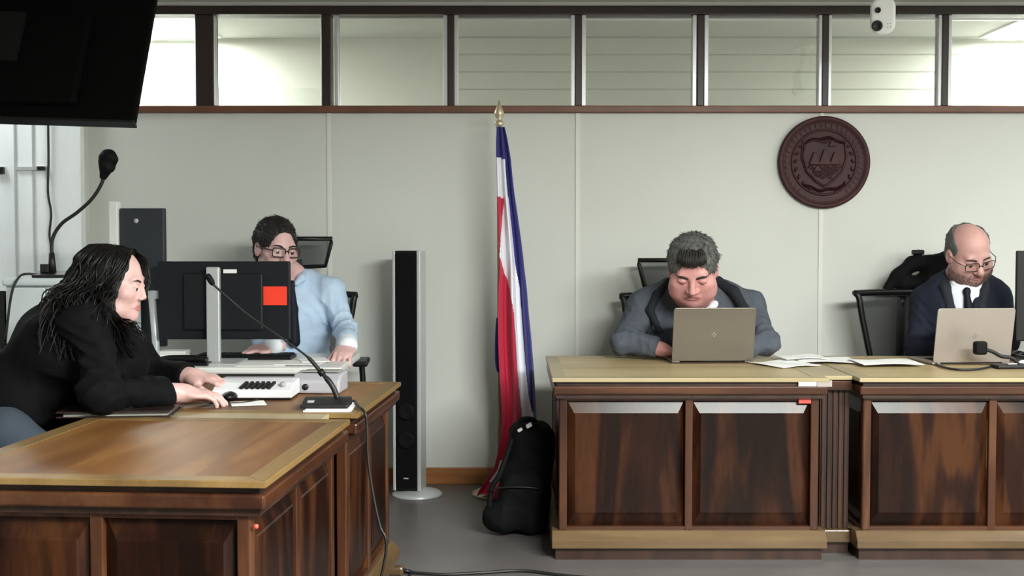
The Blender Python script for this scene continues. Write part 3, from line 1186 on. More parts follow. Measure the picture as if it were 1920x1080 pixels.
# ------------------------------------------------------------------ tower speaker
pmat('speaker_cloth', srgb(6, 6, 7), .8, spec=.15)
def speaker():
    a = P(782, 925, 5.74)
    t = thing('tower_speaker', 'tall slim black tower speaker with silver sides on a round silver base', 'speaker', (a.x, 5.74, 0))
    z0, z1 = .03, P(765, 470, 5.72).z
    fx0, fx1 = P(742, 600, 5.66).x - a.x, P(785, 600, 5.66).x - a.x
    M = Matrix.Rotation(math.radians(-9), 4, 'Z')
    obj('side_panel', box(BM(), (fx0 - .012, -.06, z0), (fx0 + .002, .06, z1), M), MATS['silver_plastic'], t, bevel=.003)
    obj('side_panel', box(BM(), (fx1 - .002, -.06, z0), (fx1 + .016, .06, z1), M), MATS['silver_plastic'], t, bevel=.003)
    obj('cabinet', box(BM(), (fx0, -.055, z0), (fx1, .058, z1), M), MATS['black_plastic'], t)
    obj('grille', box(BM(), (fx0 + .004, -.066, z0 + .02), (fx1 - .004, -.055, z1 - .012), M), MATS['speaker_cloth'], t, bevel=.004)
    for z in (.28, .42):
        obj('driver', lathe(BM(), [(.042, 0), (.042, .004), (.036, .006), (.02, .002), (.001, .003)], 24, M @ Matrix.Translation(((fx0 + fx1) / 2, -.066, z)) @ Matrix.Rotation(math.pi / 2, 4, 'X')), MATS['black_matte'], t)
    obj('badge', box(BM(), ((fx0 + fx1) / 2 - .012, -.068, z0 + .06), ((fx0 + fx1) / 2 + .012, -.066, z0 + .066), M), MATS['silver_plastic'], t)
    obj('base', lathe(BM(), [(.125, 0), (.125, .008), (.11, .018), (.05, .03), (.02, .036)], 40), MATS['silver_plastic'], t)
speaker()

# ------------------------------------------------------------------ flag
pmat('flag_blue', srgb(26, 26, 120), .65, sheen=.2)
pmat('flag_white', srgb(232, 232, 240), .65, sheen=.2)
pmat('flag_red', srgb(190, 22, 62), .65, sheen=.2)
pmat('pole_wood', srgb(150, 130, 100), .4)
pmat('brass', srgb(196, 182, 156), .35, metal=.6)
def flag():
    FY = 5.74
    b = P(938, 930, FY)
    t = thing('flag', 'tall draped national flag of blue, white and red stripes on a pole against the wall', 'flag', (b.x, FY, 0))
    pt = P(936, 236, FY)
    obj('pole', tube(BM(), [(0, 0, .02), (pt.x - b.x, 0, pt.z)], .012, 12), MATS['pole_wood'], t)
    zt = pt.z
    dx = pt.x - b.x
    obj('finial', lathe(BM(), [(.013, zt - .03), (.016, zt), (.026, zt + .012), (.016, zt + .022), (.012, zt + .035), (.022, zt + .05), (.024, zt + .062), (.012, zt + .095), (.002, zt + .125)], 20, Matrix.Translation((dx, 0, 0))), MATS['brass'], t)
    obj('stand', lathe(BM(), [(.14, 0), (.14, .012), (.10, .03), (.03, .04), (.025, .10), (.013, .10)], 32), MATS['brass'], t)
    # y: left, red|white, white|blue, right
    tab = [(238, 932, 932, 932, 946), (262, 931, 931, 931, 951), (292, 931, 931, 931, 956), (298, 931, 931, 946, 957), (330, 932, 932, 948, 960), (366, 933, 933, 951, 964), (371, 933, 944, 953, 965), (405, 934, 942, 956, 970),
           (440, 935, 938, 960, 975), (480, 936, 937, 964, 980), (500, 937, 942, 967, 982), (540, 935, 957, 974, 987), (590, 934, 963, 977, 991), (640, 934, 966, 981, 996), (690, 936, 969, 986, 1000), (740, 939, 974, 992, 1003), (780, 941, 978, 1000, 1005),
           (815, 938, 980, 1002, 1006), (850, 933, 972, 996, 1002), (880, 926, 962, 985, 992), (905, 908, 956, 975, 980), (922, 896, 950, 966, 970), (938, 892, 946, 960, 962)]
    ys = np.array([r[0] for r in tab])
    ny, nx = 220, 80
    grid = []
    py = np.linspace(238, 936, ny)
    cols = [np.interp(py, ys, [r[k] for r in tab]) for k in (1, 2, 3, 4)]
    bm = BM()
    for j in range(ny):
        row = []
        L, Rr = cols[0][j], cols[3][j]
        v = j / (ny - 1)
        for i in range(nx):
            s = i / (nx - 1)
            px = L + (Rr - L) * s
            amp = .012 + .022 * min(1, v * 1.6)
            y = FY - .035 - amp * (math.sin(s * 2 * math.pi * 2.2 + v * 1.6 + .4) * .8 + .4 * math.sin(s * 2 * math.pi * 4.3 + v * 3.1)) - .05 * math.sin(math.pi * s) * v
            if v > .93:
                y -= (v - .93) * 1.2
            q = P(px, py[j], y)
            q.z = max(q.z, .006 + .012 * (1 + math.sin(s * 9)))
            row.append(bm.verts.new(q))
        grid.append(row)
    for j in range(ny - 1):
        for i in range(nx - 1):
            f = bm.faces.new([grid[j][i], grid[j][i + 1], grid[j + 1][i + 1], grid[j + 1][i]])
            f.smooth = True
            s = (i + .5) / (nx - 1)
            px = cols[0][j] + (cols[3][j] - cols[0][j]) * s
            f.material_index = 0 if px > cols[2][j] else (1 if px > cols[1][j] else 2)
            if 862 < py[j] < 902 and .12 < s < .32:
                f.material_index = 1
    o = obj('cloth', bm, [MATS['flag_blue'], MATS['flag_white'], MATS['flag_red']], t, True)
    md = o.modifiers.new('solid', 'SOLIDIFY')
    md.thickness = .0025
    # back fold of the cloth that shows dark on the pole side
    bm = BM()
    pts = [P(935, 596, FY), P(933, 620, FY), P(932, 655, FY), P(933, 685, FY), P(938, 700, FY)]
    tube(bm, catmull(pts, 6), .012, 10)
    obj('blue_fold', bm, MATS['flag_blue'], t, True)
flag()

# ------------------------------------------------------------------ backpack on the floor
pmat('bag_cloth', srgb(6, 6, 8), .85, spec=.2, bump=.3, bscale=90)
pmat('reflector', srgb(235, 238, 238), .3)
def backpack():
    y = 4.98
    b = P(975, 1003, y)
    b.x -= .012
    t = thing('backpack', 'black backpack standing on the floor beside the bench and flag', 'backpack', (b.x, y, 0))
    S = SDF()
    zt = P(990, 790, y + .06).z
    S.box((.052, .06, zt * .5 + .06), (.098, .080, zt * .5 - .06), R3((.995, 0, -.09), (0, 1, 0), (.09, 0, .995)), .055, .03)
    S.box((.035, .04, .15), (.105, .095, .15), None, .05, .04)
    S.box((.010, -.045, .15), (.095, .05, .13), R3((.98, 0, -.18), (0, 1, 0), (.18, 0, .98)), .045, .02)
    S.ell((-.070, -.02, .072), (.075, .085, .074), None, .03)
    S.box((0, .05, -.05), (.4, .4, .056), None, .002, .01, 's')
    me = sdf_mesh('bag', S, .007, wrinkle(.012, 40, 5))
    link('bag', me, MATS['bag_cloth'], t)
    obj('handle', tube(BM(), catmull([(.0, .05, zt - .03), (.02, .05, zt + .008), (.07, .06, zt + .006), (.10, .07, zt - .04)]), .011, 8), MATS['black_matte'], t)
    obj('strap', tube(BM(), catmull([(-.02, -.02, zt - .06), (-.07, -.05, zt - .2), (-.11, -.05, .2), (-.12, -.05, .08)]), .012, 8), MATS['black_matte'], t)
    obj('pocket_zip', tube(BM(), catmull([(-.10, -.105, .215), (-.04, -.112, .222), (.03, -.112, .222), (.09, -.105, .215)]), .004, 6), MATS['black_plastic'], t)
    for px, py, r in ((975, 805, .010), (992, 797, .012)):
        p = P(px, py, y + .0) - Vector((b.x, y, 0))
        p.y = -.02
        obj('reflective_tab', box(BM(), (-r * 1.1, -.006, -r * .6), (r * 1.1, .03, r * .6), Matrix.Translation(p) @ Matrix.Rotation(-.5, 4, 'Y')), MATS['reflector'], t, bevel=.003)
backpack()
# ------------------------------------------------------------------ rear desk with the monitors
pmat('desk_white', srgb(226, 226, 222), .35)
pmat('desk_grey', srgb(150, 150, 142), .6)
RH = .735
def rear_desk():
    a, b = PZ(318, 689, RH), PZ(672, 689, RH)
    y0 = a.y
    b.x = P(676, 665, y0 + .62).x
    y1 = y0 + .62
    t = thing('computer_desk', 'white computer desk with a grey front panel behind the woman', 'desk', ((a.x + b.x) / 2, y0, 0))
    hw = (b.x - a.x) / 2
    obj('tabletop', box(BM(), (-hw, 0, RH - .028), (hw, .62, RH)), MATS['desk_white'], t, bevel=.008)
    obj('front_panel', box(BM(), (-hw + .04, .10, .18), (hw - .04, .118, RH - .03)), MATS['desk_grey'], t)
    for sx in (-1, 1):
        obj('leg', box(BM(), (sx * (hw - .05) - .02, .06, .03), (sx * (hw - .05) + .02, .11, RH - .03)), MATS['desk_grey'], t, bevel=.004)
        obj('foot', box(BM(), (sx * (hw - .05) - .025, .02, 0), (sx * (hw - .05) + .025, .58, .03)), MATS['desk_grey'], t, bevel=.006)
    return t, y0, y1
rdesk, RY0, RY1 = rear_desk()


def monitor_back(name, label, base, w_, h_, zbot, yaw, mat, stand=True, post_px=None, extra=None, post_mat=None, base_size=(.11, .09), lean=0.0):
    """monitor seen from behind: back faces local -y"""
    t = thing(name, label, 'monitor', base, yaw)
    M = Matrix.Rotation(lean, 4, 'X')
    obj('back_cover', box(BM(), (-w_ / 2, .03, zbot), (w_ / 2, .052, zbot + h_), M), mat, t, bevel=.006)
    obj('bulge', box(BM(), (-w_ * .3, .012, zbot + h_ * .12), (w_ * .3, .03, zbot + h_ * .85), M), mat, t, bevel=.008)
    obj('screen', box(BM(), (-w_ / 2 + .012, .052, zbot + .016), (w_ / 2 - .012, .054, zbot + h_ - .012), M), MATS['black_plastic'], t)
    if stand:
        pm = post_mat or MATS['silver_plastic']
        obj('stand_post', box(BM(), (-.028, -.018, .006), (.028, .012, zbot + h_ * .93)), pm, t, bevel=.006)
        obj('stand_foot', box(BM(), (-base_size[0], -base_size[1], 0), (base_size[0], base_size[1] + .06, .008)), pm, t, bevel=.003)
    return t

my = RY0 + .16
mb = P(402, 680, my)
mb.z = RH
t = monitor_back('computer_monitor', 'black monitor seen from behind with an orange rectangle sticker and a silver stand', mb, P(545, 570, my + .04).x - P(298, 570, my + .04).x, P(400, 490, my + .04).z - P(400, 636, my + .04).z, P(400, 636, my + .04).z - RH, 0.0, MATS['monitor_black'])
cx = (P(545, 570, my + .04).x + P(298, 570, my + .04).x) / 2 - mb.x
for ch in list(t.children):
    if ch.name.split('.')[0] in ('back_cover', 'bulge', 'screen'):
        ch.data.transform(Matrix.Translation((cx, 0, 0)))
def plate(px0, py0, px1, py1, y, th, name, m, t, label=None):
    a, b = P(px0, py1, y), P(px1, py0, y)
    return obj(name, box(BM(), (a.x, y - th, a.z), (b.x, y, b.z)), m, t, True, label=label)
plate(463, 537, 538, 572, my + .031, .003, 'sticker', MATS['orange_red'], t, 'orange red rectangle sticker')
plate(419, 505, 444, 521, my + .031, .003, 'sticker', MATS['paper'], t, 'small white label')

# slim dark portrait screen with a silver edge
pmat('charcoal', srgb(38, 42, 48), .5)
py_ = RY0 + .17
b = P(265, 600, py_)
b.z = RH - .002
t = thing('portrait_monitor', 'tall narrow charcoal screen with a silver edge beside the woman\'s head', 'monitor', (b.x, py_ + .12, 0))
x0, x1 = P(222, 450, py_ + .12).x - b.x, P(309, 450, py_ + .12).x - b.x
zt, zb = P(260, 390, py_ + .12).z, P(260, 650, py_ + .12).z
Mt = Matrix.Rotation(math.radians(-6), 4, 'Z')
obj('back_cover', box(BM(), (x0, 0, zb), (x1, .03, zt), Mt), MATS['charcoal'], t, bevel=.006)
obj('badge', lathe(BM(), [(.010, 0), (.010, .003), (.001, .003)], 16, Mt @ Matrix.Translation(((x0 * .62 + x1 * .38), 0, zt - .055)) @ Matrix.Rotation(math.pi / 2, 4, 'X')), MATS['silver_plastic'], t)
obj('screen', box(BM(), (x0 + .008, .03, zb + .01), (x1 - .008, .032, zt - .01), Mt), MATS['black_plastic'], t)
xa, xb = P(203, 450, py_ + .12).x - b.x, P(220, 450, py_ + .12).x - b.x
obj('silver_edge', box(BM(), (xa, -.01, zb), (xb, .03, P(210, 378, py_ + .12).z), Mt), MATS['white_metal'], t, bevel=.004)
bm = BM()
tube(bm, [P(284, 545, py_ + .06), P(292, 640, py_ + .06), Vector((P(293, 660, py_ + .06).x, py_ + .06, .03))], .016, 12)
obj('stand_post', bm, MATS['silver_plastic'], t, True)
bm = BM()
lathe(bm, [(.095, 0), (.095, .012), (.05, .02), (.03, .03)], 28, Matrix.Translation((P(293, 660, py_ + .06).x - b.x, -.06, 0)))
obj('stand_foot', bm, MATS['silver_plastic'], t)
bm = BM()
box(bm, (P(284, 545, py_ + .06).x - b.x - .012, -.07, P(284, 560, py_ + .06).z), (P(284, 545, py_ + .06).x - b.x + .03, .01, P(284, 545, py_ + .06).z))
obj('bracket', bm, MATS['silver_plastic'], t)

# small things on the rear desk
kb = PZ(475, 668, RH)
t = thing('keyboard', 'black keyboard under the typing hand of the man in blue, behind the monitor', 'keyboard', (kb.x, my + .20, RH))
obj('case', box(BM(), (-.22, -.06, 0), (.20, .07, .016)), MATS['black_plastic'], t, bevel=.004)
bm = BM()
for r in range(5):
    for c in range(15):
        box(bm, (-.21 + c * .027, -.052 + r * .024, .016), (-.21 + c * .027 + .023, -.052 + r * .024 + .020, .022))
obj('keys', bm, MATS['black_matte'], t, kind='stuff')
p = PZ(326, 660, RH)
t = thing('paper_box', 'small white box on the computer desk beside the silver monitor stand', 'box', (P(326, 650, RY0 + .27).x, RY0 + .27, RH))
obj('carton', box(BM(), (-.06, -.03, 0), (.055, .05, .042)), MATS['paper'], t, bevel=.003)
obj('lid', box(BM(), (-.062, -.032, .030), (.057, .052, .044)), MATS['desk_white'], t, bevel=.003)
t = thing('desk_phone', 'low black handset lying on the computer desk in front of the monitor', 'telephone', (P(345, 662, RY0 + .10).x, RY0 + .09, RH))
obj('handset', tube(BM(), catmull([(-.10, 0, .018), (-.05, .0, .026), (.05, 0, .026), (.10, 0, .018)]), [.016] * 25, 10), MATS['black_plastic'], t)
obj('cradle', box(BM(), (-.11, -.035, 0), (.11, .035, .014)), MATS['black_plastic'], t, bevel=.004)
for i, (px, wd, yy, rz, lab) in enumerate(((490, .20, .03, .04, 'white paper sheet on the front edge of the computer desk under the monitor'), (560, .19, .05, -.1, 'white paper sheet on the computer desk in front of the man in blue'), (588, .12, .14, .3, 'white paper sheet partly under the forearm of the man in blue'))):
    p = P(px, 680, RY0 + yy + .05)
    t = obj('paper_sheet', box(BM(), (-wd / 2, -.06, 0), (wd / 2, .10, .0025)), MATS['paper'])
    t.location = (p.x, RY0 + yy + .07, RH + .0005 + i * .003)
    t.rotation_euler.z = rz
    setp(t, lab, 'paper', 'papers on the computer desk')

# ------------------------------------------------------------------ things on the clerk's desk
pmat('console_white', srgb(226, 226, 230), .4)
pmat('console_grey', srgb(165, 163, 170), .5)
pmat('mic_black', srgb(18, 18, 20), .5)
def on_desk(px, py, z=BH):
    return PZ(px, py, z)
def console():
    p = on_desk(472, 750)
    t = thing('audio_console', 'white audio console with a row of dark sliding buttons by the woman\'s hand', 'audio console', p, math.radians(0))
    w_ = P(560, 740, p.y).x - P(410, 740, p.y).x
    hw = w_ / 2
    hh = .050
    bm = BM()
    prism(bm, [(0, 0), (0, .026), (.055, .046), (.15, .052), (.15, 0)], w_, Matrix(((0, 1, 0, -hw), (1, 0, 0, 0), (0, 0, 1, .006), (0, 0, 0, 1))))
    obj('case', bm, MATS['console_white'], t, bevel=.004)
    obj('base', box(BM(), (-hw + .006, .004, 0), (hw - .006, .145, .008)), MATS['black_plastic'], t)
    sl = math.atan2(.022, .055)
    for k in range(6):
        x = hw * .02 + (k - 2.2) * .0185
        M = Matrix.Translation((x, .006, .036)) @ Matrix.Rotation(sl, 4, 'X') @ Matrix.Rotation(math.radians(-18), 4, 'Z')
        obj('button', box(BM(), (-.0055, 0, -.001), (.0055, .045, .007), M), MATS['mic_black'], t, bevel=.001)
    M = Matrix.Translation((hw - .035, .03, .044)) @ Matrix.Rotation(sl, 4, 'X')
    obj('knob', lathe(BM(), [(.010, 0), (.010, .008), (.008, .012), (.001, .012)], 16, M), MATS['console_grey'], t)
    obj('rear_ridge', box(BM(), (-hw + .01, .11, .052), (hw - .01, .15, .062)), MATS['console_grey'], t, bevel=.004)
console()
def grey_box():
    p = on_desk(612, 742)
    p.y += .1
    p.x = P(596, 740, p.y).x
    p.y -= .05
    t = thing('conference_unit', 'grey plastic desk box with a black dot behind the microphone base', 'conference unit', p, math.radians(-4))
    hw = .085
    bm = BM()
    prism(bm, [(0, 0), (0, .045), (.04, .066), (.14, .070), (.14, 0)], 2 * hw, Matrix(((0, 1, 0, -hw), (1, 0, 0, 0), (0, 0, 1, 0), (0, 0, 0, 1))))
    obj('case', bm, MATS['console_grey'], t, bevel=.008)
    obj('button', lathe(BM(), [(.011, 0), (.011, .004), (.001, .004)], 16, Matrix.Translation((-.035, 0, .024)) @ Matrix.Rotation(math.pi / 2, 4, 'X')), MATS['mic_black'], t)
    obj('speaker_grille', box(BM(), (-.06, .05, .069), (.07, .13, .073)), MATS['desk_grey'], t, bevel=.002)
grey_box()
def desk_paper():
    p = on_desk(616, 772)
    t = thing('notepad', 'thin white notepad under the microphone base near the desk edge', 'notepad', p, math.radians(2))
    obj('cover', box(BM(), (-.078, -.004, 0), (.070, .17, .004)), MATS['paper'], t)
    obj('page', box(BM(), (-.072, .0, .004), (.074, .165, .0075)), MATS['paper'], t)
    return p
dp = desk_paper()
def gooseneck(base, tilt_pts, label, name, r0=.0045, tip_r=.011, base_dims=(.075, .05), rz=0.0, cable=None, foam=None):
    t = thing(name, label, 'microphone', base, rz)
    bx, by = base_dims
    bm = BM()
    M = Matrix(((0, 1, 0, 0), (1, 0, 0, 0), (0, 0, 1, 0), (0, 0, 0, 1)))
    prism(bm, [(-by, 0), (-by, .012), (by * .3, .026), (by, .026), (by, 0)], 2 * bx, Matrix.Translation((-bx, 0, 0)) @ M)
    obj('base', bm, MATS['mic_black'], t, bevel=.004)
    return t
gb = P(612, 752, dp.y + .06)
gb.z = BH + .008
t = gooseneck(gb, None, 'black gooseneck microphone on the wooden desk, its thin neck arching towards the woman', 'gooseneck_microphone')
gy = gb.y + .01
neck = [Vector((P(634, 742, gy).x, gy, gb.z + .022)), P(622, 722, gy), P(602, 698, gy + .01), P(575, 668, gy + .02), P(520, 628, gy + .03), P(465, 590, gy + .04), P(425, 556, gy + .04), P(398, 532, gy + .04)]
npt = catmull(neck, 6)
obj('gooseneck', tube(BM(), npt, [.009 if i < 10 else (.0065 if i < 18 else .0035) for i in range(len(npt))], 8), MATS['mic_black'], t, True)
obj('collar', tube(BM(), [P(606, 703, gy + .01), P(599, 694, gy + .01)], .011, 10), MATS['black_plastic'], t, True)
obj('capsule', tube(BM(), catmull([P(400, 534, gy + .04), P(394, 524, gy + .04), P(388, 514, gy + .04)], 4), [.006, .008, .010, .010, .010, .010, .010, .009, .005], 10), MATS['black_matte'], t, True)
obj('button', box(BM(), (-.055, -.03, .016), (-.035, -.015, .022)), MATS['console_grey'], t)
# cable from the base over the desk edge to the floor
ed = P(686, 770, (c0 + u * (Lb + .12)).y)
e1 = PZ(676, 765, BH + .006)
fl = PZ(745, 1075, .008)
cab = [Vector((P(650, 750, gy).x, gy, gb.z + .012)), PZ(664, 752, BH + .008), PZ(672, 762, BH + .010)]
ex = lambda py, px, yy: P(px, py, yy)
yy = PZ(684, 772, BH).y
cab += [P(684, 774, yy), P(688, 800, yy), P(690, 860, yy), P(700, 930, yy), P(712, 985, yy), P(724, 1030, yy)]
fz = PZ(738, 1072, .008)
cab += [Vector((fz.x, min(fz.y, yy + .1), .012)), PZ(770, 1076, .007)]
t = thing('microphone_cable', 'thin black cable hanging from the desk microphone over the desk edge to the floor', 'cable', cab[4] * 1.0)
obj('cord', tube(BM(), catmull(cab, 8), .0045, 8), MATS['cable_black'], t, True)
pl = P(742, 1060, PZ(742, 1075, 0).y)
t = thing('plug', 'pale beige cable plug on the floor by the end of the desk', 'plug', PZ(742, 1078, 0))
obj('body', box(BM(), (-.035, -.02, 0), (.03, .02, .035)), MATS['wood_base'], t, bevel=.010)
obj('cord_grip', tube(BM(), [(.02, 0, .018), (.06, 0, .012)], [.010, .006], 10), MATS['black_plastic'], t)
t = thing('floor_cable', 'black cable lying across the dark floor in front of the bench', 'cable', PZ(1000, 1074, 0))
obj('cord', tube(BM(), catmull([PZ(765, 1073, .007), PZ(830, 1077, .007), PZ(900, 1074, .007), PZ(980, 1070, .007), PZ(1060, 1079, .007), PZ(1180, 1090, .007)], 6), .006, 8), MATS['cable_black'], t, True)
# folder and sheets by the woman's arm
pmat('folder_brown', srgb(42, 30, 28), .35, coat=.3)
p = on_desk(240, 782)
t = thing('folder', 'dark brown closed folder on the desk under the woman\'s forearm', 'folder', p, math.radians(6))
obj('cover', box(BM(), (-.21, -.01, .014), (.13, .20, .019)), MATS['folder_brown'], t, bevel=.003)
obj('pages', box(BM(), (-.19, .004, .004), (.116, .190, .014)), MATS['desk_grey'], t)
obj('cover', box(BM(), (-.21, -.01, 0), (.13, .20, .004)), MATS['folder_brown'], t, bevel=.002)
o = obj('paper_sheet', box(BM(), (-.06, -.05, 0), (.05, .05, .002)), MATS['paper'])
o.location = on_desk(468, 757) + Vector((0, 0, .0005))
o.rotation_euler.z = .3
setp(o, 'small white paper slip on the desk in front of the audio console', 'paper')
o = obj('paper_sheet', box(BM(), (-.07, -.03, 0), (.07, .05, .0015)), MATS['paper'])
t = thing('computer_mouse', 'small black mouse under the woman\'s fingertips with a thin lead', 'mouse', on_desk(428, 752))
bpy.data.objects.remove(o)
obj('shell', sphere(BM(), (0, .03, .012), (.026, .045, .018), None, 16, 10), MATS['black_plastic'], t)
obj('lead', tube(BM(), catmull([(0, .07, .006), (-.01, .02, .004), (-.05, -.05, .004), (-.02, -.08, .004), (.06, -.06, .004), (.10, .0, .004)]), .0025, 6), MATS['cable_black'], t)

# ------------------------------------------------------------------ white cabinet with the tall gooseneck microphone (far end, beside the woman)
pmat('cabinet_white', srgb(206, 214, 216), .45)
CYc = 4.62
def cabinet():
    a, b = P(8, 530, CYc), P(200, 530, CYc)
    zt = P(60, 522, CYc).z
    t = thing('storage_cabinet', 'white two door cabinet behind the woman carrying the tall microphone', 'cabinet', ((a.x + b.x) / 2, CYc, 0))
    hw = (b.x - a.x) / 2
    obj('body', box(BM(), (-hw, .02, .04), (hw, .42, zt - .03)), MATS['cabinet_white'], t)
    obj('top', box(BM(), (-hw - .008, -.01, zt - .03), (hw + .008, .43, zt)), MATS['cabinet_white'], t, bevel=.010)
    xm = P(86, 600, CYc).x - (a.x + b.x) / 2
    for x0, x1, hx in ((-hw + .004, xm - .003, xm - .03), (xm + .003, hw - .004, xm + .03)):
        d = obj('door', box(BM(), (x0, 0, .06), (x1, .018, zt - .036)), MATS['cabinet_white'], t, bevel=.004)
        obj('handle', box(BM(), (hx - .006, -.018, .52), (hx + .006, 0, .64)), MATS['silver_plastic'], d, bevel=.003)
    obj('plinth', box(BM(), (-hw + .01, .03, 0), (hw - .01, .40, .04)), MATS['black_plastic'], t)
    obj('side_trim', box(BM(), (-hw - .022, .0, 0), (-hw - .0, .03, zt - .05)), MATS['black_plastic'], t)
    return zt
czt = cabinet()
gy2 = CYc + .10
b = P(104, 515, gy2)
b.z = czt
t = gooseneck(b, None, 'black gooseneck microphone with a foam head standing on the white cabinet', 'gooseneck_microphone', base_dims=(.075, .055))
obj('switch_block', box(BM(), (-.055, -.02, .02), (-.02, .015, .055)), MATS['mic_black'], t, bevel=.003)
obj('socket', tube(BM(), [(-.012, 0, .02), (-.014, 0, .10)], [.016, .011], 12), MATS['mic_black'], t)
neck = [P(98, 490, gy2), P(98, 450, gy2), P(115, 420, gy2), P(145, 398, gy2), P(172, 373, gy2), P(190, 345, gy2), P(195, 325, gy2)]
obj('gooseneck', tube(BM(), catmull(neck, 7), .0075, 10), MATS['mic_black'], t, True)
bm = BM()
S = SDF()
S.chain([P(194, 330, gy2), P(200, 312, gy2), P(203, 296, gy2)], [.014, .030, .036], .01)
S.ell(P(213, 300, gy2), [.022, .022, .022], None, .008)
link('foam_head', sdf_mesh('foam_head', S, .004, wrinkle(.003, 120, 2)), MATS['black_matte'], t, True)
t = thing('power_lead', 'thin black lead lying over the top of the white cabinet', 'cable', P(45, 520, CYc + .05))
obj('cord', tube(BM(), catmull([P(80, 516, CYc + .08), P(45, 514, CYc + .04), P(30, 528, CYc - .02), P(20, 560, CYc - .03), P(10, 640, CYc - .03)], 7), .005, 8), MATS['cable_black'], t, True)

# ------------------------------------------------------------------ things on the judges' bench
pmat('laptop_bronze', srgb(108, 100, 90), .35, metal=.55)
pmat('laptop_mark', srgb(128, 118, 106), .4, metal=.4)
pmat('laptop_silver', srgb(160, 150, 143), .35, metal=.45)
def laptop(label, base, rz, w_, h_, lean, m):
    """lid seen from behind: the lid's back faces local -y, keyboard lies towards +y"""
    t = thing('laptop', label, 'laptop', base, rz)
    hw = w_ / 2
    M = Matrix.Translation((0, 0, .010)) @ Matrix.Rotation(lean, 4, 'X')
    lid = BM()
    prism(lid, [(x, z + h_ / 2) for x, z in rrect(w_, h_, .012)], .006, M)
    l = obj('lid', lid, m, t, bevel=.0015)
    obj('screen', box(BM(), (-hw + .008, .006, .012), (hw - .008, .0075, h_ - .008), M), MATS['black_plastic'], t)
    lg = BM()
    for k in range(4):
        a = k * math.pi / 2
        sphere(lg, M @ Vector((.007 * math.cos(a), -.0002, h_ * .5 + .007 * math.sin(a))), (.0045, .0006, .0045), None, 8, 6)
    obj('emblem', lg, MATS['laptop_mark'], t)
    bm = BM()
    box(bm, (-hw, .005, .001), (hw, .235, .016))
    obj('base', bm, m, t, bevel=.004)
    bm = BM()
    for r in range(5):
        for c in range(14):
            box(bm, (-hw + .02 + c * (w_ - .04) / 14, .03 + r * .02, .016), (-hw + .02 + (c + .86) * (w_ - .04) / 14, .03 + r * .02 + .017, .0185))
    obj('keys', bm, MATS['black_matte'], t, kind='stuff')
    obj('touchpad', box(BM(), (-.05, .15, .016), (.05, .215, .0166)), MATS['silver_plastic'], t)
    obj('hinge', tube(BM(), [(-hw * .8, .006, .010), (hw * .8, .006, .010)], .006, 8), MATS['black_plastic'], t)
    return t
lb = PZ(1336, 681, BH)
lw = P(1414, 640, lb.y).x - P(1260, 640, lb.y).x
laptop('bronze grey laptop open on the bench in front of the man in the grey suit', lb, math.radians(2), lw, .238, math.radians(12), MATS['laptop_bronze'])
lb2 = PZ(1822, 684, BH)
lw2 = P(1902, 640, lb2.y).x - P(1752, 640, lb2.y).x
laptop('silver laptop open on the bench in front of the bald man', lb2, math.radians(5), lw2, .238, math.radians(10), MATS['laptop_silver'])
for i, (px, py, w_, d_, rz, lab) in enumerate(((1470, 684, .21, .22, .5, 'white paper sheet on the bench beside the bronze grey laptop'), (1545, 678, .24, .2, -.12, 'white paper sheets lying over the joint of the two bench units'), (1660, 684, .26, .2, .05, 'white paper sheet on the bench beside the silver laptop'), (1500, 676, .2, .16, .2, 'white paper sheet lying on top of the others between the two laptops'))):
    p = PZ(px, py, BH)
    bm = BM()
    nx, nyy = 8, 4
    vs = [[bm.verts.new((w_ * (i_ / nx - .5), d_ * (j_ / nyy - .5), .001 + .006 * (1 - math.cos(i_ / nx * 6.28 + j_)) * .4)) for j_ in range(nyy + 1)] for i_ in range(nx + 1)]
    for i_ in range(nx):
        for j_ in range(nyy):
            bm.faces.new([vs[i_][j_], vs[i_ + 1][j_], vs[i_ + 1][j_ + 1], vs[i_][j_ + 1]])
    o = obj('paper_sheet', bm, MATS['paper'])
    md = o.modifiers.new('solid', 'SOLIDIFY')
    md.thickness = .002
    o.location = (p.x, min(p.y, BY + BD - .12), BH + .003 + .004 * i)
    o.rotation_euler.z = rz
    setp(o, lab, 'paper', 'papers on the bench')
# monitor at the right-hand end, only its edge in view
yy = 5.02
p = P(1906, 560, yy)
mz0, mz1 = P(1906, 640, yy).z, P(1906, 470, yy).z
t = monitor_back('computer_monitor', 'black monitor on the bench cut off by the picture edge', (p.x + .26, yy - .03, BH), .52, mz1 - mz0, mz0 - BH, 0.0, MATS['black_plastic'], post_mat=MATS['black_plastic'])
# clip-on lamp-like microphone block, cable coil and pointer in front of the silver laptop
q = PZ(1872, 690, BH)
t = thing('table_microphone', 'small black table microphone with a stubby head in front of the silver laptop', 'microphone', q, .1)
obj('base', box(BM(), (-.02, -.04, 0), (.13, .04, .016)), MATS['mic_black'], t, bevel=.006)
hd = P(1836, 652, q.y) - q
obj('gooseneck', tube(BM(), catmull([(.09, 0, .012), (.06, 0, .04), (.01, 0, .05), (-.03, 0, .07), (hd.x, 0, hd.z)]), .008, 8), MATS['mic_black'], t)
obj('head', box(BM(), (hd.x - .026, -.02, hd.z - .028), (hd.x + .026, .02, hd.z + .028)), MATS['black_matte'], t, bevel=.010)
obj('button', box(BM(), (.03, -.025, .016), (.07, -.005, .021)), MATS['silver_plastic'], t, bevel=.002)
q2 = PZ(1905, 676, BH)
t = thing('cable_coil', 'tangle of black cable on the bench below the cut off monitor', 'cable', q2)
pts = [(.05 * math.cos(a * 1.9) * (1 + .2 * math.sin(a)) + .03 * math.sin(a * .7), .05 * math.sin(a * 2.1), .008 + .03 * (0.5 + .5 * math.sin(a * 1.3))) for a in np.linspace(0, 16, 90)]
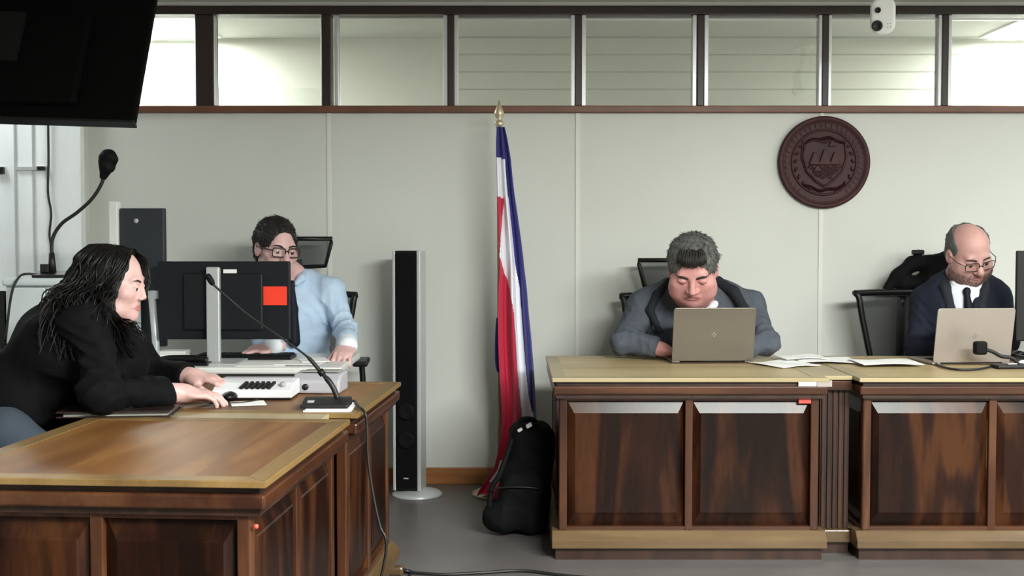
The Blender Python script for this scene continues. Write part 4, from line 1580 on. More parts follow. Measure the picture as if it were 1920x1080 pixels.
obj('cord', tube(BM(), pts, .006, 6), MATS['cable_black'], t)
q3 = PZ(1908, 684, BH)
t = thing('computer_mouse', 'white mouse on the bench beside the tangle of cable', 'mouse', q3 + Vector((.02, -.06, 0)))
obj('shell', sphere(BM(), (0, 0, .010), (.05, .028, .019), None, 16, 10), MATS['console_white'], t)
obj('wheel', sphere(BM(), (-.03, 0, .022), (.007, .004, .006), None, 8, 6), MATS['console_grey'], t)
t = thing('laptop_cable', 'black charging cable looping on the bench in front of the silver laptop', 'cable', lb2 + Vector((0, -.08, 0)))
obj('cord', tube(BM(), catmull([PZ(1752, 676, BH + .005), PZ(1762, 686, BH + .005), PZ(1795, 693, BH + .005), PZ(1835, 692, BH + .005), PZ(1862, 686, BH + .005)], 8), .005, 8), MATS['cable_black'], t, True)
# ------------------------------------------------------------------ office chairs
def meshmat():
    m = glassmat('chair_mesh', (1, 1, 1), 0.5)
    nt = m.node_tree
    g = [n for n in nt.nodes if n.type == 'BSDF_GLOSSY'][0]
    d = nt.nodes.new('ShaderNodeBsdfDiffuse')
    d.inputs[0].default_value = (*srgb(66, 67, 68), 1)
    mx = [n for n in nt.nodes if n.type == 'MIX_SHADER'][0]
    mx.inputs[0].default_value = .74
    nt.links.new(d.outputs[0], mx.inputs[2])
    nt.nodes.remove(g)
    return m
meshmat()
pmat('seat_cloth', srgb(24, 24, 27), .85)


def office_chair(label, loc, rz, back_top, hr_z=None, back_w=.50, seat=.46, arms=True, hr_dx=0.0, hr_w=.30):
    """faces local -y"""
    t = thing('office_chair', label, 'chair', loc, rz, 'black mesh office chairs behind the desks')
    bp, bk = MATS['black_plastic'], MATS['black_matte']
    for k in range(5):
        a = math.radians(90 + 72 * k)
        bm = BM()
        tube(bm, [(.03 * math.cos(a), .03 * math.sin(a), .09), (.27 * math.cos(a), .27 * math.sin(a), .065)], [.022, .013], 8)
        leg = obj('leg', bm, bp, t)
        bm = BM()
        M = Matrix.Translation((.27 * math.cos(a), .27 * math.sin(a), .03)) @ Matrix.Rotation(a, 4, 'Z') @ Matrix.Rotation(math.pi / 2, 4, 'X') @ Matrix.Translation((0, 0, -.015))
        lathe(bm, [(.02, 0), (.03, .004), (.03, .026), (.02, .03)], 14, M)
        obj('caster', bm, bk, leg)
    obj('gas_column', tube(BM(), [(0, 0, .08), (0, 0, seat - .08)], [.03, .022], 14), bp, t)
    obj('tilt_mechanism', box(BM(), (-.10, -.10, seat - .09), (.10, .14, seat - .055)), bp, t, bevel=.01)
    bm = BM()
    prism(bm, rrect(.48, .46, .10, 6), .07, Matrix.Translation((0, -.02, seat + .005)) @ Matrix.Rotation(math.pi / 2, 4, 'X') @ Matrix.Translation((0, 0, 0)))
    obj('seat', bm, MATS['seat_cloth'], t, bevel=.018)
    # backrest: tapered frame with mesh
    zb = seat + .10
    hw1, hw0 = back_w / 2, back_w / 2 - .085
    prof = [(-hw0, zb), (hw0, zb), (hw0 + .045, zb + (back_top - zb) * .45), (hw1, back_top - .03), (hw1 - .03, back_top), (-hw1 + .03, back_top), (-hw1, back_top - .03), (-hw0 - .045, zb + (back_top - zb) * .45)]
    def bend(x, z):
        return .20 + .10 * (x / hw1) ** 2 * -1 * .6 + .05 * ((z - zb) / (back_top - zb))
    loop = [Vector((x, bend(x, z), z)) for x, z in prof]
    dense = catmull(loop + [loop[0]], 5)
    obj('back_frame', tube(BM(), dense, .016, 8, False), bp, t)
    bm = BM()
    nx, nz = 10, 10
    g = []
    for j in range(nz + 1):
        v = j / nz
        z = zb + (back_top - zb) * v
        h = np.interp(v, [0, .45, .95, 1], [hw0, hw0 + .045, hw1, hw1 - .02])
        g.append([bm.verts.new((h * (2 * i / nx - 1), bend(h * (2 * i / nx - 1), z), z)) for i in range(nx + 1)])
    for j in range(nz):
        for i in range(nx):
            f = bm.faces.new([g[j][i], g[j][i + 1], g[j + 1][i + 1], g[j + 1][i]])
            f.smooth = True
    obj('back_mesh', bm, MATS['chair_mesh'], t)
    obj('spine', tube(BM(), catmull([(0, .10, seat - .06), (0, .24, seat + .02), (0, .27, seat + .25), (0, .26, back_top - .02)]), .022, 10), bp, t)
    if hr_z:
        z0, z1 = hr_z - .07, hr_z + .065
        w0, w1 = hr_w / 2 - .035, hr_w / 2
        yb = .255
        lp = [Vector((hr_dx + x, yb - .05 * (x / w1) ** 2, z)) for x, z in ((-w0, z0), (w0, z0), (w1 - .004, z1 - .02), (w1, z1), (-w1, z1), (-w1 + .004, z1 - .02))]
        hf = obj('headrest_frame', tube(BM(), [lp[0]] + [(lp[0] + lp[1]) / 2 + Vector((0, .03, -.008))] + lp[1:4] + [(lp[3] + lp[4]) / 2 + Vector((0, .03, 0))] + lp[4:] + [lp[0]], .011, 8, False), bp, t)
        bm = BM()
        g = []
        for j in range(5):
            v = j / 4
            h = w0 + (w1 - w0) * v
            g.append([bm.verts.new((hr_dx + h * q, yb + .02 - .06 * q * q, z0 + (z1 - z0) * v)) for q in np.linspace(-1, 1, 9)])
        for j in range(4):
            for i in range(8):
                f = bm.faces.new([g[j][i], g[j][i + 1], g[j + 1][i + 1], g[j + 1][i]])
                f.smooth = True
        obj('headrest_mesh', bm, MATS['chair_mesh'], hf)
        obj('headrest_post', tube(BM(), [(hr_dx * .3, .275, back_top - .08), (hr_dx, yb + .04, z0 + .03)], .012, 8), bp, t)
    if arms:
        for sx in (-1, 1):
            ar = obj('armrest', box(BM(), (sx * .27 - .035, -.14, seat + .20), (sx * .27 + .035, .10, seat + .225)), bp, t, bevel=.008)
            obj('arm_post', tube(BM(), catmull([(sx * .16, .0, seat - .06), (sx * .26, .0, seat - .02), (sx * .275, .0, seat + .08), (sx * .27, 0, seat + .205)]), .014, 8), bp, ar)
    return t


m1x = P(560, 470, 5.62).x
office_chair('black mesh office chair with a headrest behind the man in the pale blue shirt', (m1x + .03, 5.60, 0), math.radians(4), .985, P(590, 472, 5.85).z, hr_w=.34, hr_dx=-.055, back_w=.44)
m2x = P(1276, 500, 5.6).x
office_chair('black mesh office chair with a headrest behind the man in the grey suit', (m2x, 5.60, 0), 0, .98, P(1240, 512, 5.85).z, hr_w=.36)
m3x = P(1742, 600, 5.6).x
ch3 = office_chair('black mesh office chair with a jacket hung over it behind the bald man', (m3x, 5.58, 0), math.radians(12), P(1680, 548, 5.8).z, None, back_w=.54)
# black jacket and bag hung on the bald man's chair
S = SDF()
yj = 5.80
S.chain([P(1663, 540, yj), P(1680, 516, yj), P(1712, 494, yj + .01), P(1775, 487, yj + .01), P(1825, 500, yj + .01)], [.022, .03, .035, .04, .05], .02)
S.chain([P(1690, 532, yj), P(1740, 528, yj), P(1800, 525, yj)], [.03, .045, .05], .03)
S.ell(P(1770, 510, yj), [.09, .05, .05], None, .03)
S.chain([P(1720, 494, yj), P(1722, 474, yj)], [.022, .018], .01)
S.chain([P(1705, 540, yj + .06), P(1780, 545, yj + .06), P(1790, 640, yj + .07)], [.03, .05, .05], .03)
c = P(1720, 560, yj)
t = thing('jacket', 'black jacket draped over the chair back behind the bald man', 'jacket', (c.x, yj, c.z))
link('cloth', sdf_mesh('cloth', S, .006, wrinkle(.006, 50, 11)), MATS['bag_cloth'], t, True)
obj('collar_tab', box(BM(), (-.03, -.012, -.012), (.03, .012, .012), Matrix.Translation(P(1721, 473, yj - .012))), MATS['black_plastic'], t, True, bevel=.006)

# woman's chair: blue grey upholstered armchair
pmat('chair_blue', srgb(46, 56, 67), .85, var=.1, scale=20)
def tub_chair():
    c = Vector((-1.79, 3.68, 0))
    t = thing('armchair', 'blue grey upholstered armchair the woman sits on, its padded arm at the desk', 'chair', c)
    S = SDF()
    S.box((0, 0, .38), (.30, .30, .07), None, .03, .02)
    me = sdf_mesh('seat', S, .012)
    link('seat', me, MATS['chair_blue'], t)
    S = SDF()
    S.chain([(-.30, -.30, .62), (-.30, .30, .62)], [.05, .05], .05)
    S.box((-.31, 0, .58), (.05, .30, .32), None, .04, .03)
    link('backrest', sdf_mesh('backrest', S, .012), MATS['chair_blue'], t)
    for sy in (-1, 1):
        S = SDF()
        S.chain([(-.30, sy * .32, .68), (.10, sy * .32, .71), (.33, sy * .32, .70), (.435, sy * .32, .645)], [.055, .062, .066, .055], .04)
        S.box((.04, sy * .32, .47), (.36, .045, .21), None, .03, .03)
        link('chair_arm', sdf_mesh('arm', S, .012), MATS['chair_blue'], t)
    for sx in (-1, 1):
        for sy in (-1, 1):
            obj('leg', tube(BM(), [(sx * .26, sy * .26, 0), (sx * .25, sy * .25, .33)], [.014, .02], 10), MATS['black_plastic'], t)
tub_chair()
# ------------------------------------------------------------------ people
def skin(name, col):
    m = pmat(name, col, .5, var=.09, scale=22, bump=.25, bscale=170)
    b = m.node_tree.nodes['Principled BSDF']
    b.inputs['Subsurface Weight'].default_value = .12
    b.inputs['Subsurface Radius'].default_value = (1.0, .35, .2)
    b.inputs['Subsurface Scale'].default_value = .01
    return m
skin('skin_pale', srgb(206, 167, 163))
skin('skin_ruddy', srgb(196, 140, 136))
skin('skin_warm', srgb(190, 146, 139))
skin('skin_woman', srgb(204, 165, 160))
pmat('lips', srgb(182, 116, 114), .5)
pmat('lips_dull', srgb(150, 98, 94), .5)
pmat('eye_white', srgb(190, 180, 176), .3)
pmat('iris', srgb(28, 20, 16), .25)
pmat('hair_black', srgb(11, 9, 10), .45, spec=.3)
pmat('hair_dark', srgb(26, 22, 20), .6, bump=.3, bscale=200)
pmat('hair_grey', srgb(88, 88, 86), .7, var=.35, scale=60, bump=.4, bscale=220)
pmat('stubble_grey', srgb(118, 94, 88), .8, var=.2, scale=120)
pmat('beard_dark', srgb(150, 112, 104), .8, var=.2, scale=120)
pmat('suit_grey', srgb(76, 81, 90), .85, spec=.2, var=.10, scale=40, bump=.2, bscale=300)
pmat('suit_lapel', srgb(34, 37, 42), .85, spec=.2)  # darker than the suit cloth: the lapels' shading is put into the colour
pmat('suit_navy', srgb(32, 36, 50), .85, spec=.2, var=.10, scale=40, bump=.2, bscale=300)
pmat('navy_lapel', srgb(27, 30, 40), .85)
pmat('shirt_blue', srgb(176, 197, 220), .75, var=.03, scale=30)
pmat('shirt_white', srgb(226, 230, 238), .75)
pmat('tie_dark', srgb(18, 20, 32), .6, spec=.2)
pmat('jacket_black', srgb(8, 8, 11), .85, spec=.15, bump=.25, bscale=160)
pmat('trouser_dark', srgb(30, 32, 38), .85)
pmat('jeans_blue', srgb(58, 70, 86), .85)
pmat('shoe_black', srgb(14, 14, 14), .35)
pmat('glasses_dark', srgb(48, 16, 24), .35)
glassmat('lens_clear', (.97, .97, .97), .06)


def mid(a, b, t=.5):
    return Vector(a) * (1 - t) + Vector(b) * t


def body(t, h, skinm, arms, core, hands, fat=0.0, nose=1.0, neck=None, lipm='lips', vox=.0032, nr=(.058, .065)):
    """one continuous body: head, neck, trunk core, arms and hands"""
    S = SDF()
    pel, chest, nb = [Vector(q) for q in core]
    S.chain([pel, chest], [.12, .12], .05)
    S.cone(chest, nb, .11, .07, .05)
    h.neck(S, nb, *nr)
    for sh, el, wr in arms:
        S.cone(mid(chest, nb, .6), sh, .06, .05, .04)
        S.cone(sh, el, .040, .034, .03)
        S.cone(el, wr, .034, .027, .02)
    h.add(S, fat, True, nose)
    for (wr, fd, ds, side, sc, curl) in hands:
        hand(S, wr, fd, ds, side, sc, curl)

    me = sdf_mesh('body', S, vox)
    o = link('body', me, skinm, t, True)
    L = SDF()
    k = h.s
    FS = SDF()
    h.add(FS, fat, False, nose)
    lp = lambda x, z, r: h.pt(x, h.front(FS, x, z) - r + .0022, z)
    up = ((-.0235, -.0650, .0030), (-.014, -.0625, .0045), (-.006, -.0610, .0052), (0, -.0618, .0050), (.006, -.0610, .0052), (.014, -.0625, .0045), (.0235, -.0650, .0030))
    lo = ((-.0215, -.0680, .0030), (-.010, -.0712, .0056), (0, -.0720, .0062), (.010, -.0712, .0056), (.0215, -.0680, .0030))
    L.chain([lp(*q) for q in up], [q[2] * k for q in up], .003 * k)
    L.chain([lp(*q) for q in lo], [q[2] * k for q in lo], .002 * k)
    link('lips', sdf_mesh('lips', L, .0014), MATS[lipm], t, True)
    return o


def strands(t, h, hair, m, n, length, comb, seed, r=.0011, lift=.35):
    """short combed hairs standing on a hair cap, all one part"""
    rs = np.random.RandomState(seed)
    me = hair.data
    co = np.empty(len(me.vertices) * 3, np.float32)
    no = np.empty(len(me.vertices) * 3, np.float32)
    me.vertices.foreach_get('co', co)
    me.vertices.foreach_get('normal', no)
    co, no = co.reshape(-1, 3), no.reshape(-1, 3)
    base = MW[t.name].translation
    bm = BM()
    for i in rs.choice(len(co), n):
        p, nn = Vector(co[i]), Vector(no[i])
        l = h.local(np.array([p + base]))[0]
        c = comb(l)
        d = h.x * c[0] + h.y * c[1] + h.z * c[2]
        d = d - nn * d.dot(nn)
        if d.length < 1e-4:
            continue
        d = d.normalized() + Vector(rs.normal(size=3)) * .22
        L = length * rs.uniform(.6, 1.3)
        p = p - nn * .001
        tube(bm, [p, p + (d + nn * lift) * L * .5, p + (d * 1.0 + nn * lift * .3) * L], [r * h.s, r * h.s, r * .3], 4, False)
    return obj('hair_strands', bm, MATS[m], hair, kind='stuff')


def face_extras(t, h, browm, closed=False, brow_r=.0036):
    FS = SDF()
    h.add(FS, 0, False)
    for sx in (-1, 1):
        if closed:
            pts = [h.pt(sx * xx, h.front(FS, sx * xx, zz), zz) for xx, zz in ((.019 + .026 * q, -.005 - .004 * math.sin(math.pi * q)) for q in np.linspace(0, 1, 7))]
            obj('eyelash', tube(BM(), pts, .0018 * h.s, 6), MATS['iris'], t, True)
        else:
            bm = BM()
            M = h.M() @ Matrix.Translation((sx * .032, .0752, -.004))
            res = bmesh.ops.create_uvsphere(bm, u_segments=20, v_segments=14, radius=.0122, matrix=M @ Matrix.Rotation(-math.pi / 2, 4, 'X'))
            for f in bm.faces:
                f.smooth = True
                c = M.inverted() @ f.calc_center_median()
                f.material_index = 1 if (c.x ** 2 + c.z ** 2) < .0078 ** 2 and c.y > 0 else 0
            obj('eye', bm, [MATS['eye_white'], MATS['iris']], t, True)
        pts = [h.pt(sx * xx, h.front(FS, sx * xx, zz) + .0002, zz) for xx, zz in ((.013 + .036 * q, .017 + .006 * math.sin(math.pi * q * .8)) for q in np.linspace(0, 1, 8))]
        obj('eyebrow', tube(BM(), pts, [brow_r * h.s * z for z in (.7, 1, 1, 1, .95, .85, .7, .4)], 6), MATS[browm], t, True)


def glasses(t, h, m, r=.0018, w_=.026, hh=.018):
    g = None
    bm = BM()
    for sx in (-1, 1):
        pts = [h.pt(sx * .033 + x, .104 - .010 * abs(sx * .033 + x) / .06, -.003 + z) for x, z in rrect(w_ * 2, hh * 2, .010, 4)]
        tube(bm, pts + pts[:1], r * h.s, 6, False)
        tube(bm, [h.pt(sx * .060, .096, .004), h.pt(sx * .079, .06, .006), h.pt(sx * .080, -.01, .004), h.pt(sx * .078, -.03, -.012)], r * h.s, 6)
    tube(bm, [h.pt(-.008, .104, .002), h.pt(0, .108, .005), h.pt(.008, .104, .002)], r * h.s, 6)
    g = obj('glasses', bm, m, t, True)
    for sx in (-1, 1):
        bm = BM()
        vs = [bm.verts.new(h.pt(sx * .033 + x, .1035 - .010 * abs(sx * .033 + x) / .06, -.003 + z)) for x, z in rrect(w_ * 2 - .002, hh * 2 - .002, .010, 4)]
        bm.faces.new(vs)
        obj('lens', bm, MATS['lens_clear'], g, True)
    return g


def short_hair(t, h, m, hairline=.062, front=.066, nape=-.075, vox=.0035, amp=.004, thick=0.0, side=True, seed=1, bald=False):
    S = SDF()
    S.ell(h.pt(0, -.022, .036), h.r(.084 + thick, .104 + thick, .094 + thick), h.R, .01)
    S.ell(h.pt(0, -.055, -.02), h.r(.070, .062, .065), h.R, .02)
    # clear the face, the ears' front and below the nape
    S.ell(h.pt(0, .13, -.035 + hairline - .062), h.r(.088, .098, .117), h.R, .006, 's')
    S.ell(h.pt(0, .075, -.06), h.r(.12, .062, .085), h.R, .01, 's')
    S.box(h.pt(0, 0, nape - .1), h.r(.2, .2, .1), h.R, .002, .008, 's')
    for sx in (-1, 1):
        S.ell(h.pt(sx * .088, -.008, -.012), h.r(.022, .024, .034), h.R, .006, 's')
    if bald:
        S.ell(h.pt(0, .03, .085), h.r(.066, .125, .075), h.R, .012, 's')
        S.ell(h.pt(0, .09, .03), h.r(.10, .075, .08), h.R, .012, 's')
    me = sdf_mesh('hair', S, vox, wrinkle(amp, 130, seed, h.y, 4))
    return link('hair', me, MATS[m], t, True)


def beard(t, h, bodyo, m, n, length, seed=1):
    """short hairs on the jaw, thinning out towards its edges"""
    rs = np.random.RandomState(seed)
    me = bodyo.data
    co = np.empty(len(me.vertices) * 3, np.float32)
    no = np.empty(len(me.vertices) * 3, np.float32)
    me.vertices.foreach_get('co', co)
    me.vertices.foreach_get('normal', no)
    co, no = co.reshape(-1, 3), no.reshape(-1, 3)
    base = MW[t.name].translation
    l = h.local(co + np.array(base)[None, :])
    x, y, z = np.abs(l[:, 0]), l[:, 1], l[:, 2]
    top = np.where(x > .032, -.030 - (.075 - x) * .45, -.046)
    wgt = np.clip((top - z) / .018, 0, 1) * np.clip((y + .004) / .02, 0, 1) * np.clip((z + .135) / .02, 0, 1)
    wgt *= ~((x < .027) & (z < -.057) & (z > -.078) & (y > .07))
    wgt *= ~((x < .012) & (z > -.056))
    idx = np.nonzero(wgt > .02)[0]
    p_ = wgt[idx] / wgt[idx].sum()
    bm = BM()
    for i in rs.choice(idx, n, p=p_):
        p, nn = Vector(co[i]), Vector(no[i])
        d = (-h.z + h.y * .15 + Vector(rs.normal(size=3)) * .25)
        d = (d - nn * d.dot(nn)).normalized()
        q = p + Vector(rs.normal(size=3)) * .0012
        L = length * rs.uniform(.6, 1.3)
        tube(bm, [q - nn * .0005, q + (d * .8 + nn * .5) * L], [.0007 * h.s, .0003], 3, False)
    return obj('beard', bm, MATS[m], t, kind='stuff')


def legs(t, pel, knees, feet, m, fdir, r=(.10, .075, .055)):
    S = SDF()
    pel = Vector(pel)
    side = Vector((-fdir[1], fdir[0], 0)) * .09
    S.ell(pel, [.17, .15, .12], None, .03)
    for k, f, s in zip(knees, feet, (1, -1)):
        hip = pel + side * s
        S.chain([hip, k, Vector(f) + Vector((0, 0, .10))], list(r), .03)
    link('trousers', sdf_mesh('trousers', S, .010, wrinkle(.006, 40, 3)), m, t, True)
    for f in feet:
        S = SDF()
        f = Vector(f)
        d = Vector(fdir)
        S.chain([f + Vector((0, 0, .05)), f + d * .13 + Vector((0, 0, .032))], [.045, .034], .02)
        S.cone(f + Vector((0, 0, .09)), f + Vector((0, 0, .05)), .042, .045, .02)
        S.box(f + Vector((0, 0, -.1)), [.4, .4, .1], None, .001, .004, 's')
        link('shoe', sdf_mesh('shoe', S, .007), MATS['shoe_black'], t, True)


def sleeve(S, sh, el, wr, r, k=.03, cut=True):
    S.chain([sh, el, wr], r, k)
    if cut:
        d = (Vector(wr) - Vector(el)).normalized()
        x, y, z = basis(d, (0, 0, 1))
        c = Vector(wr) + d * .05
        S.box(c, [.08, .05, .08], R3(x, y, z), .001, .004, 's')


def cuff(S, el, wr, r, a, b):
    d = (Vector(wr) - Vector(el)).normalized()
    S.cone(Vector(wr) + d * a, Vector(wr) + d * b, r, r * .95, .004)


# ---------------- man in the grey suit, bent over the laptop
def man_grey():
    pel = Vector((P(1300, 600, 5.62).x, 5.60, .56))
    t = thing('person', 'man in a dark grey suit with grey hair bending over the bronze grey laptop', 'person', (pel.x, pel.y, 0))
    h = Head(P(1299, 506, 5.20), (-.14, -.82, -.50), sc=1.22, wide=1.10)
    shR, shL = P(1207, 578, 5.45), P(1400, 578, 5.45)
    elR, elL = P(1170, 642, 5.27), P(1436, 642, 5.27)
    wrR, wrL = P(1234, 653, 5.23), P(1390, 656, 5.18)
    nb = P(1300, 560, 5.42)
    ch = P(1302, 625, 5.50)
    hR = (wrR, (.80, -.28, -.22), (0, .1, 1), -1, 1.15, (25, 35, 25))
    hL = (wrL + Vector((-.02, .0, .0)), (-.7, .4, -.1), (0, .1, 1), 1, 1.1, (30, 35, 25))
    hL = (wrL, (-.75, .25, -.14), (0, .1, 1), 1, 1.1, (30, 35, 25))
    bd = body(t, h, MATS['skin_ruddy'], ((shR, elR, wrR), (shL, elL, wrL)), (pel, ch, nb), (hR, hL), fat=.004, nose=1.0, lipm='lips_dull', nr=(.066, .08))
    face_extras(t, h, 'hair_dark', closed=True, brow_r=.0046)
    hr = short_hair(t, h, 'hair_grey', hairline=.070, seed=3, amp=.0025)
    strands(t, h, hr, 'hair_grey', 3200, .022, lambda l: (l[0] * 4, .7, -.3) if l[2] > .07 else (0, -.25, -1), 5, .0012, .07)
    # fringe: dark tuft over the forehead
    rs = random.Random(4)
    bm = BM()
    for k in range(230):
        x = rs.uniform(-.046, .048)
        y1 = .088 - x * x * 9
        z1 = .064 + rs.uniform(-.007, .010) + abs(x) * .16
        pts = catmull([h.pt(x * .8, .045 + rs.uniform(-.012, .012), .108 + rs.uniform(-.006, .004)), h.pt(x * .95, .080 - x * x * 8, .090 + rs.uniform(-.003, .004)), h.pt(x + rs.uniform(-.008, .008), y1, z1)], 4)
        n = len(pts)
        tube(bm, pts, [.0026 * (1 - .75 * (q / (n - 1)) ** 2) for q in range(n)], 4, False)
    obj('fringe', bm, MATS['hair_dark'], hr, True, kind='stuff')
    # shirt: collar and chest
    S = SDF()
    S.cone(P(1300, 650, 5.46), P(1300, 592, 5.42), .15, .10, .04)
    S.chain([P(1270, 592, 5.36), P(1284, 602, 5.30), P(1298, 612, 5.28)], [.013, .015, .015], .01)
    S.chain([P(1340, 570, 5.35), P(1328, 584, 5.27), P(1306, 604, 5.27)], [.018, .019, .016], .01)
    link('shirt', sdf_mesh('shirt', S, .006), MATS['shirt_white'], t, True)
    S = SDF()
    S.chain([P(1302, 590, 5.265), P(1302, 620, 5.27), P(1302, 660, 5.28)], [.018, .022, .03], .01)
    link('tie', sdf_mesh('tie', S, .005), MATS['tie_dark'], t, True)
    # suit jacket
    S = SDF()
    S.cone(pel + Vector((0, 0, -.03)), P(1302, 640, 5.52), .21, .22, .06)
    S.ell(P(1302, 612, 5.50), [.255, .17, .19], None, .06)
    S.ell(P(1302, 650, 5.42), [.22, .13, .14], None, .06)
    for sh, sx in ((shR, -1), (shL, 1)):
        S.cone(P(1302 + sx * 46, 548, 5.46), sh, .066, .075, .04)
        S.ell(sh + Vector((0, 0, .004)), [.078, .085, .078], None, .03)
    sleeve(S, shR, elR, wrR, [.074, .060, .047])
    sleeve(S, shL, elL, wrL, [.074, .060, .047])
    S.ell(P(1300, 552, 5.27), [.105, .16, .075], None, .02, 's')
    S.cone(P(1300, 570, 5.20), P(1302, 690, 5.22), .085, .02, .015, 's')
    w1 = both(wrinkle(.010, 30, 4, (0, 0, 1), 1.5), elbow_folds(((elR, elR - shR, .11), (elL, elL - shL, .11), (mid(shR, elR, .35), (1, 0, .6), .10), (mid(shL, elL, .35), (-1, 0, .6), .10), (mid(elR, wrR, .5), wrR - elR, .08)), .008))
    link('suit_jacket', sdf_mesh('suit_jacket', S, .006, w1), MATS['suit_grey'], t, True)
    # lapels and collar
    S = SDF()
    S.chain([P(1300, 520, 5.46), P(1254, 530, 5.43), P(1232, 552, 5.375), P(1219, 582, 5.33), P(1236, 620, 5.31)], [.018, .020, .020, .018, .014], .012)
    link('lapel', sdf_mesh('lapel', S, .005), MATS['suit_lapel'], t, True)
    S = SDF()
    S.chain([P(1300, 520, 5.46), P(1346, 528, 5.43), P(1376, 547, 5.375), P(1396, 580, 5.33), P(1372, 620, 5.31)], [.018, .024, .026, .022, .014], .012)
    link('lapel', sdf_mesh('lapel', S, .005), MATS['suit_lapel'], t, True)
    legs(t, pel + Vector((0, 0, -.02)), (pel + Vector((-.14, -.42, -.04)), pel + Vector((.14, -.42, -.04))), (Vector((pel.x - .14, 5.16, 0)), Vector((pel.x + .14, 5.16, 0))), MATS['suit_grey'], (0, -1, 0))
man_grey()


# ---------------- man in the pale blue shirt
def man_blue():
    pel = Vector((P(552, 600, 5.62).x, 5.62, .57))
    t = thing('person', 'man in a pale blue shirt and red rimmed glasses behind the black monitor', 'person', (pel.x, pel.y, 0))
    h = Head(P(518, 466, 5.42), (.58, -.80, -.14), u=(.06, 0, 1), sc=1.13)
    shL, shR = P(620, 550, 5.50), P(462, 556, 5.50)
    elL, elR = P(645, 618, 5.42), P(505, 655, 5.44)
    wrL, wrR = P(652, 648, 5.14), P(512, 651, 5.20)
    nb = P(545, 522, 5.50)
    ch = P(548, 585, 5.55)
    hL = (wrL, (-.10, -.85, -.34), (0, -.3, 1), 1, 1.08, (20, 28, 20))
    hR = (wrR, (-.88, -.35, -.06), (0, -.2, 1), -1, 1.05, (22, 30, 20))
    bd = body(t, h, MATS['skin_pale'], ((shR, elR, wrR), (shL, elL, wrL)), (pel, ch, nb), (hR, hL), fat=.0, nose=1.15)
    face_extras(t, h, 'hair_dark')
    hr = short_hair(t, h, 'hair_dark', hairline=.080, seed=6, amp=.002, thick=.0)
    strands(t, h, hr, 'hair_dark', 3000, .020, lambda l: (.8, .5, .2) if l[2] > .07 else (0, -.25, -1), 6, .0012, .07)
    glasses(t, h, MATS['glasses_dark'], r=.0026)
    S = SDF()
    S.cone(pel + Vector((0, 0, -.04)), ch, .18, .18, .06)
    S.ell(P(545, 580, 5.53), [.215, .135, .17], None, .06)
    for sh, sx in ((shR, -1), (shL, 1)):
        S.cone(P(545 + sx * 32, 528, 5.52), sh, .058, .064, .05)
    sleeve(S, shL, elL, wrL, [.068, .056, .041])
    sleeve(S, shR, elR, wrR, [.072, .062, .044])
    S.ell(h.pt(0, -.01, -.14), [.058, .058, .05], None, .01, 's')
    d = both(wrinkle(.010, 34, 8, (.3, 0, 1), 1.2), elbow_folds(((elL, elL - shL, .11), (mid(shL, elL, .3) + Vector((-.06, -.04, -.05)), (1, 0, .8), .13)), .009, .055))
    link('shirt', sdf_mesh('shirt', S, .0055, d), MATS['shirt_blue'], t, True)
    S = SDF()
    for sx in (-1, 1):
        S.chain([P(545 + sx * 24, 512, 5.50), P(545 + sx * 20, 522, 5.42), P(547 + sx * 8, 532, 5.395)], [.020, .020, .012], .008)
    S.chain([P(522, 512, 5.52), P(545, 508, 5.57), P(570, 512, 5.52)], [.02, .02, .02], .01)
    link('collar', sdf_mesh('collar', S, .004), MATS['shirt_blue'], t, True)
    S = SDF()
    S.ell(P(547, 532, 5.388), [.017, .014, .017], None, .005)
    S.chain([P(547, 540, 5.385), P(549, 580, 5.375), P(551, 640, 5.38)], [.014, .024, .030], .01)
    link('tie', sdf_mesh('tie', S, .0045), MATS['tie_dark'], t, True)
    S = SDF()
    cuff(S, elL, wrL, .046, -.028, .008)
    link('cuff', sdf_mesh('cuff', S, .004), MATS['shirt_white'], t, True)
    S = SDF()
    cuff(S, elR, wrR, .046, -.03, .006)
    link('cuff', sdf_mesh('cuff', S, .004), MATS['shirt_white'], t, True)
    legs(t, pel + Vector((0, 0, -.03)), (pel + Vector((-.13, -.42, -.05)), pel + Vector((.13, -.42, -.05))), (Vector((pel.x - .13, 5.20, 0)), Vector((pel.x + .13, 5.20, 0))), MATS['trouser_dark'], (0, -1, 0))
man_blue()


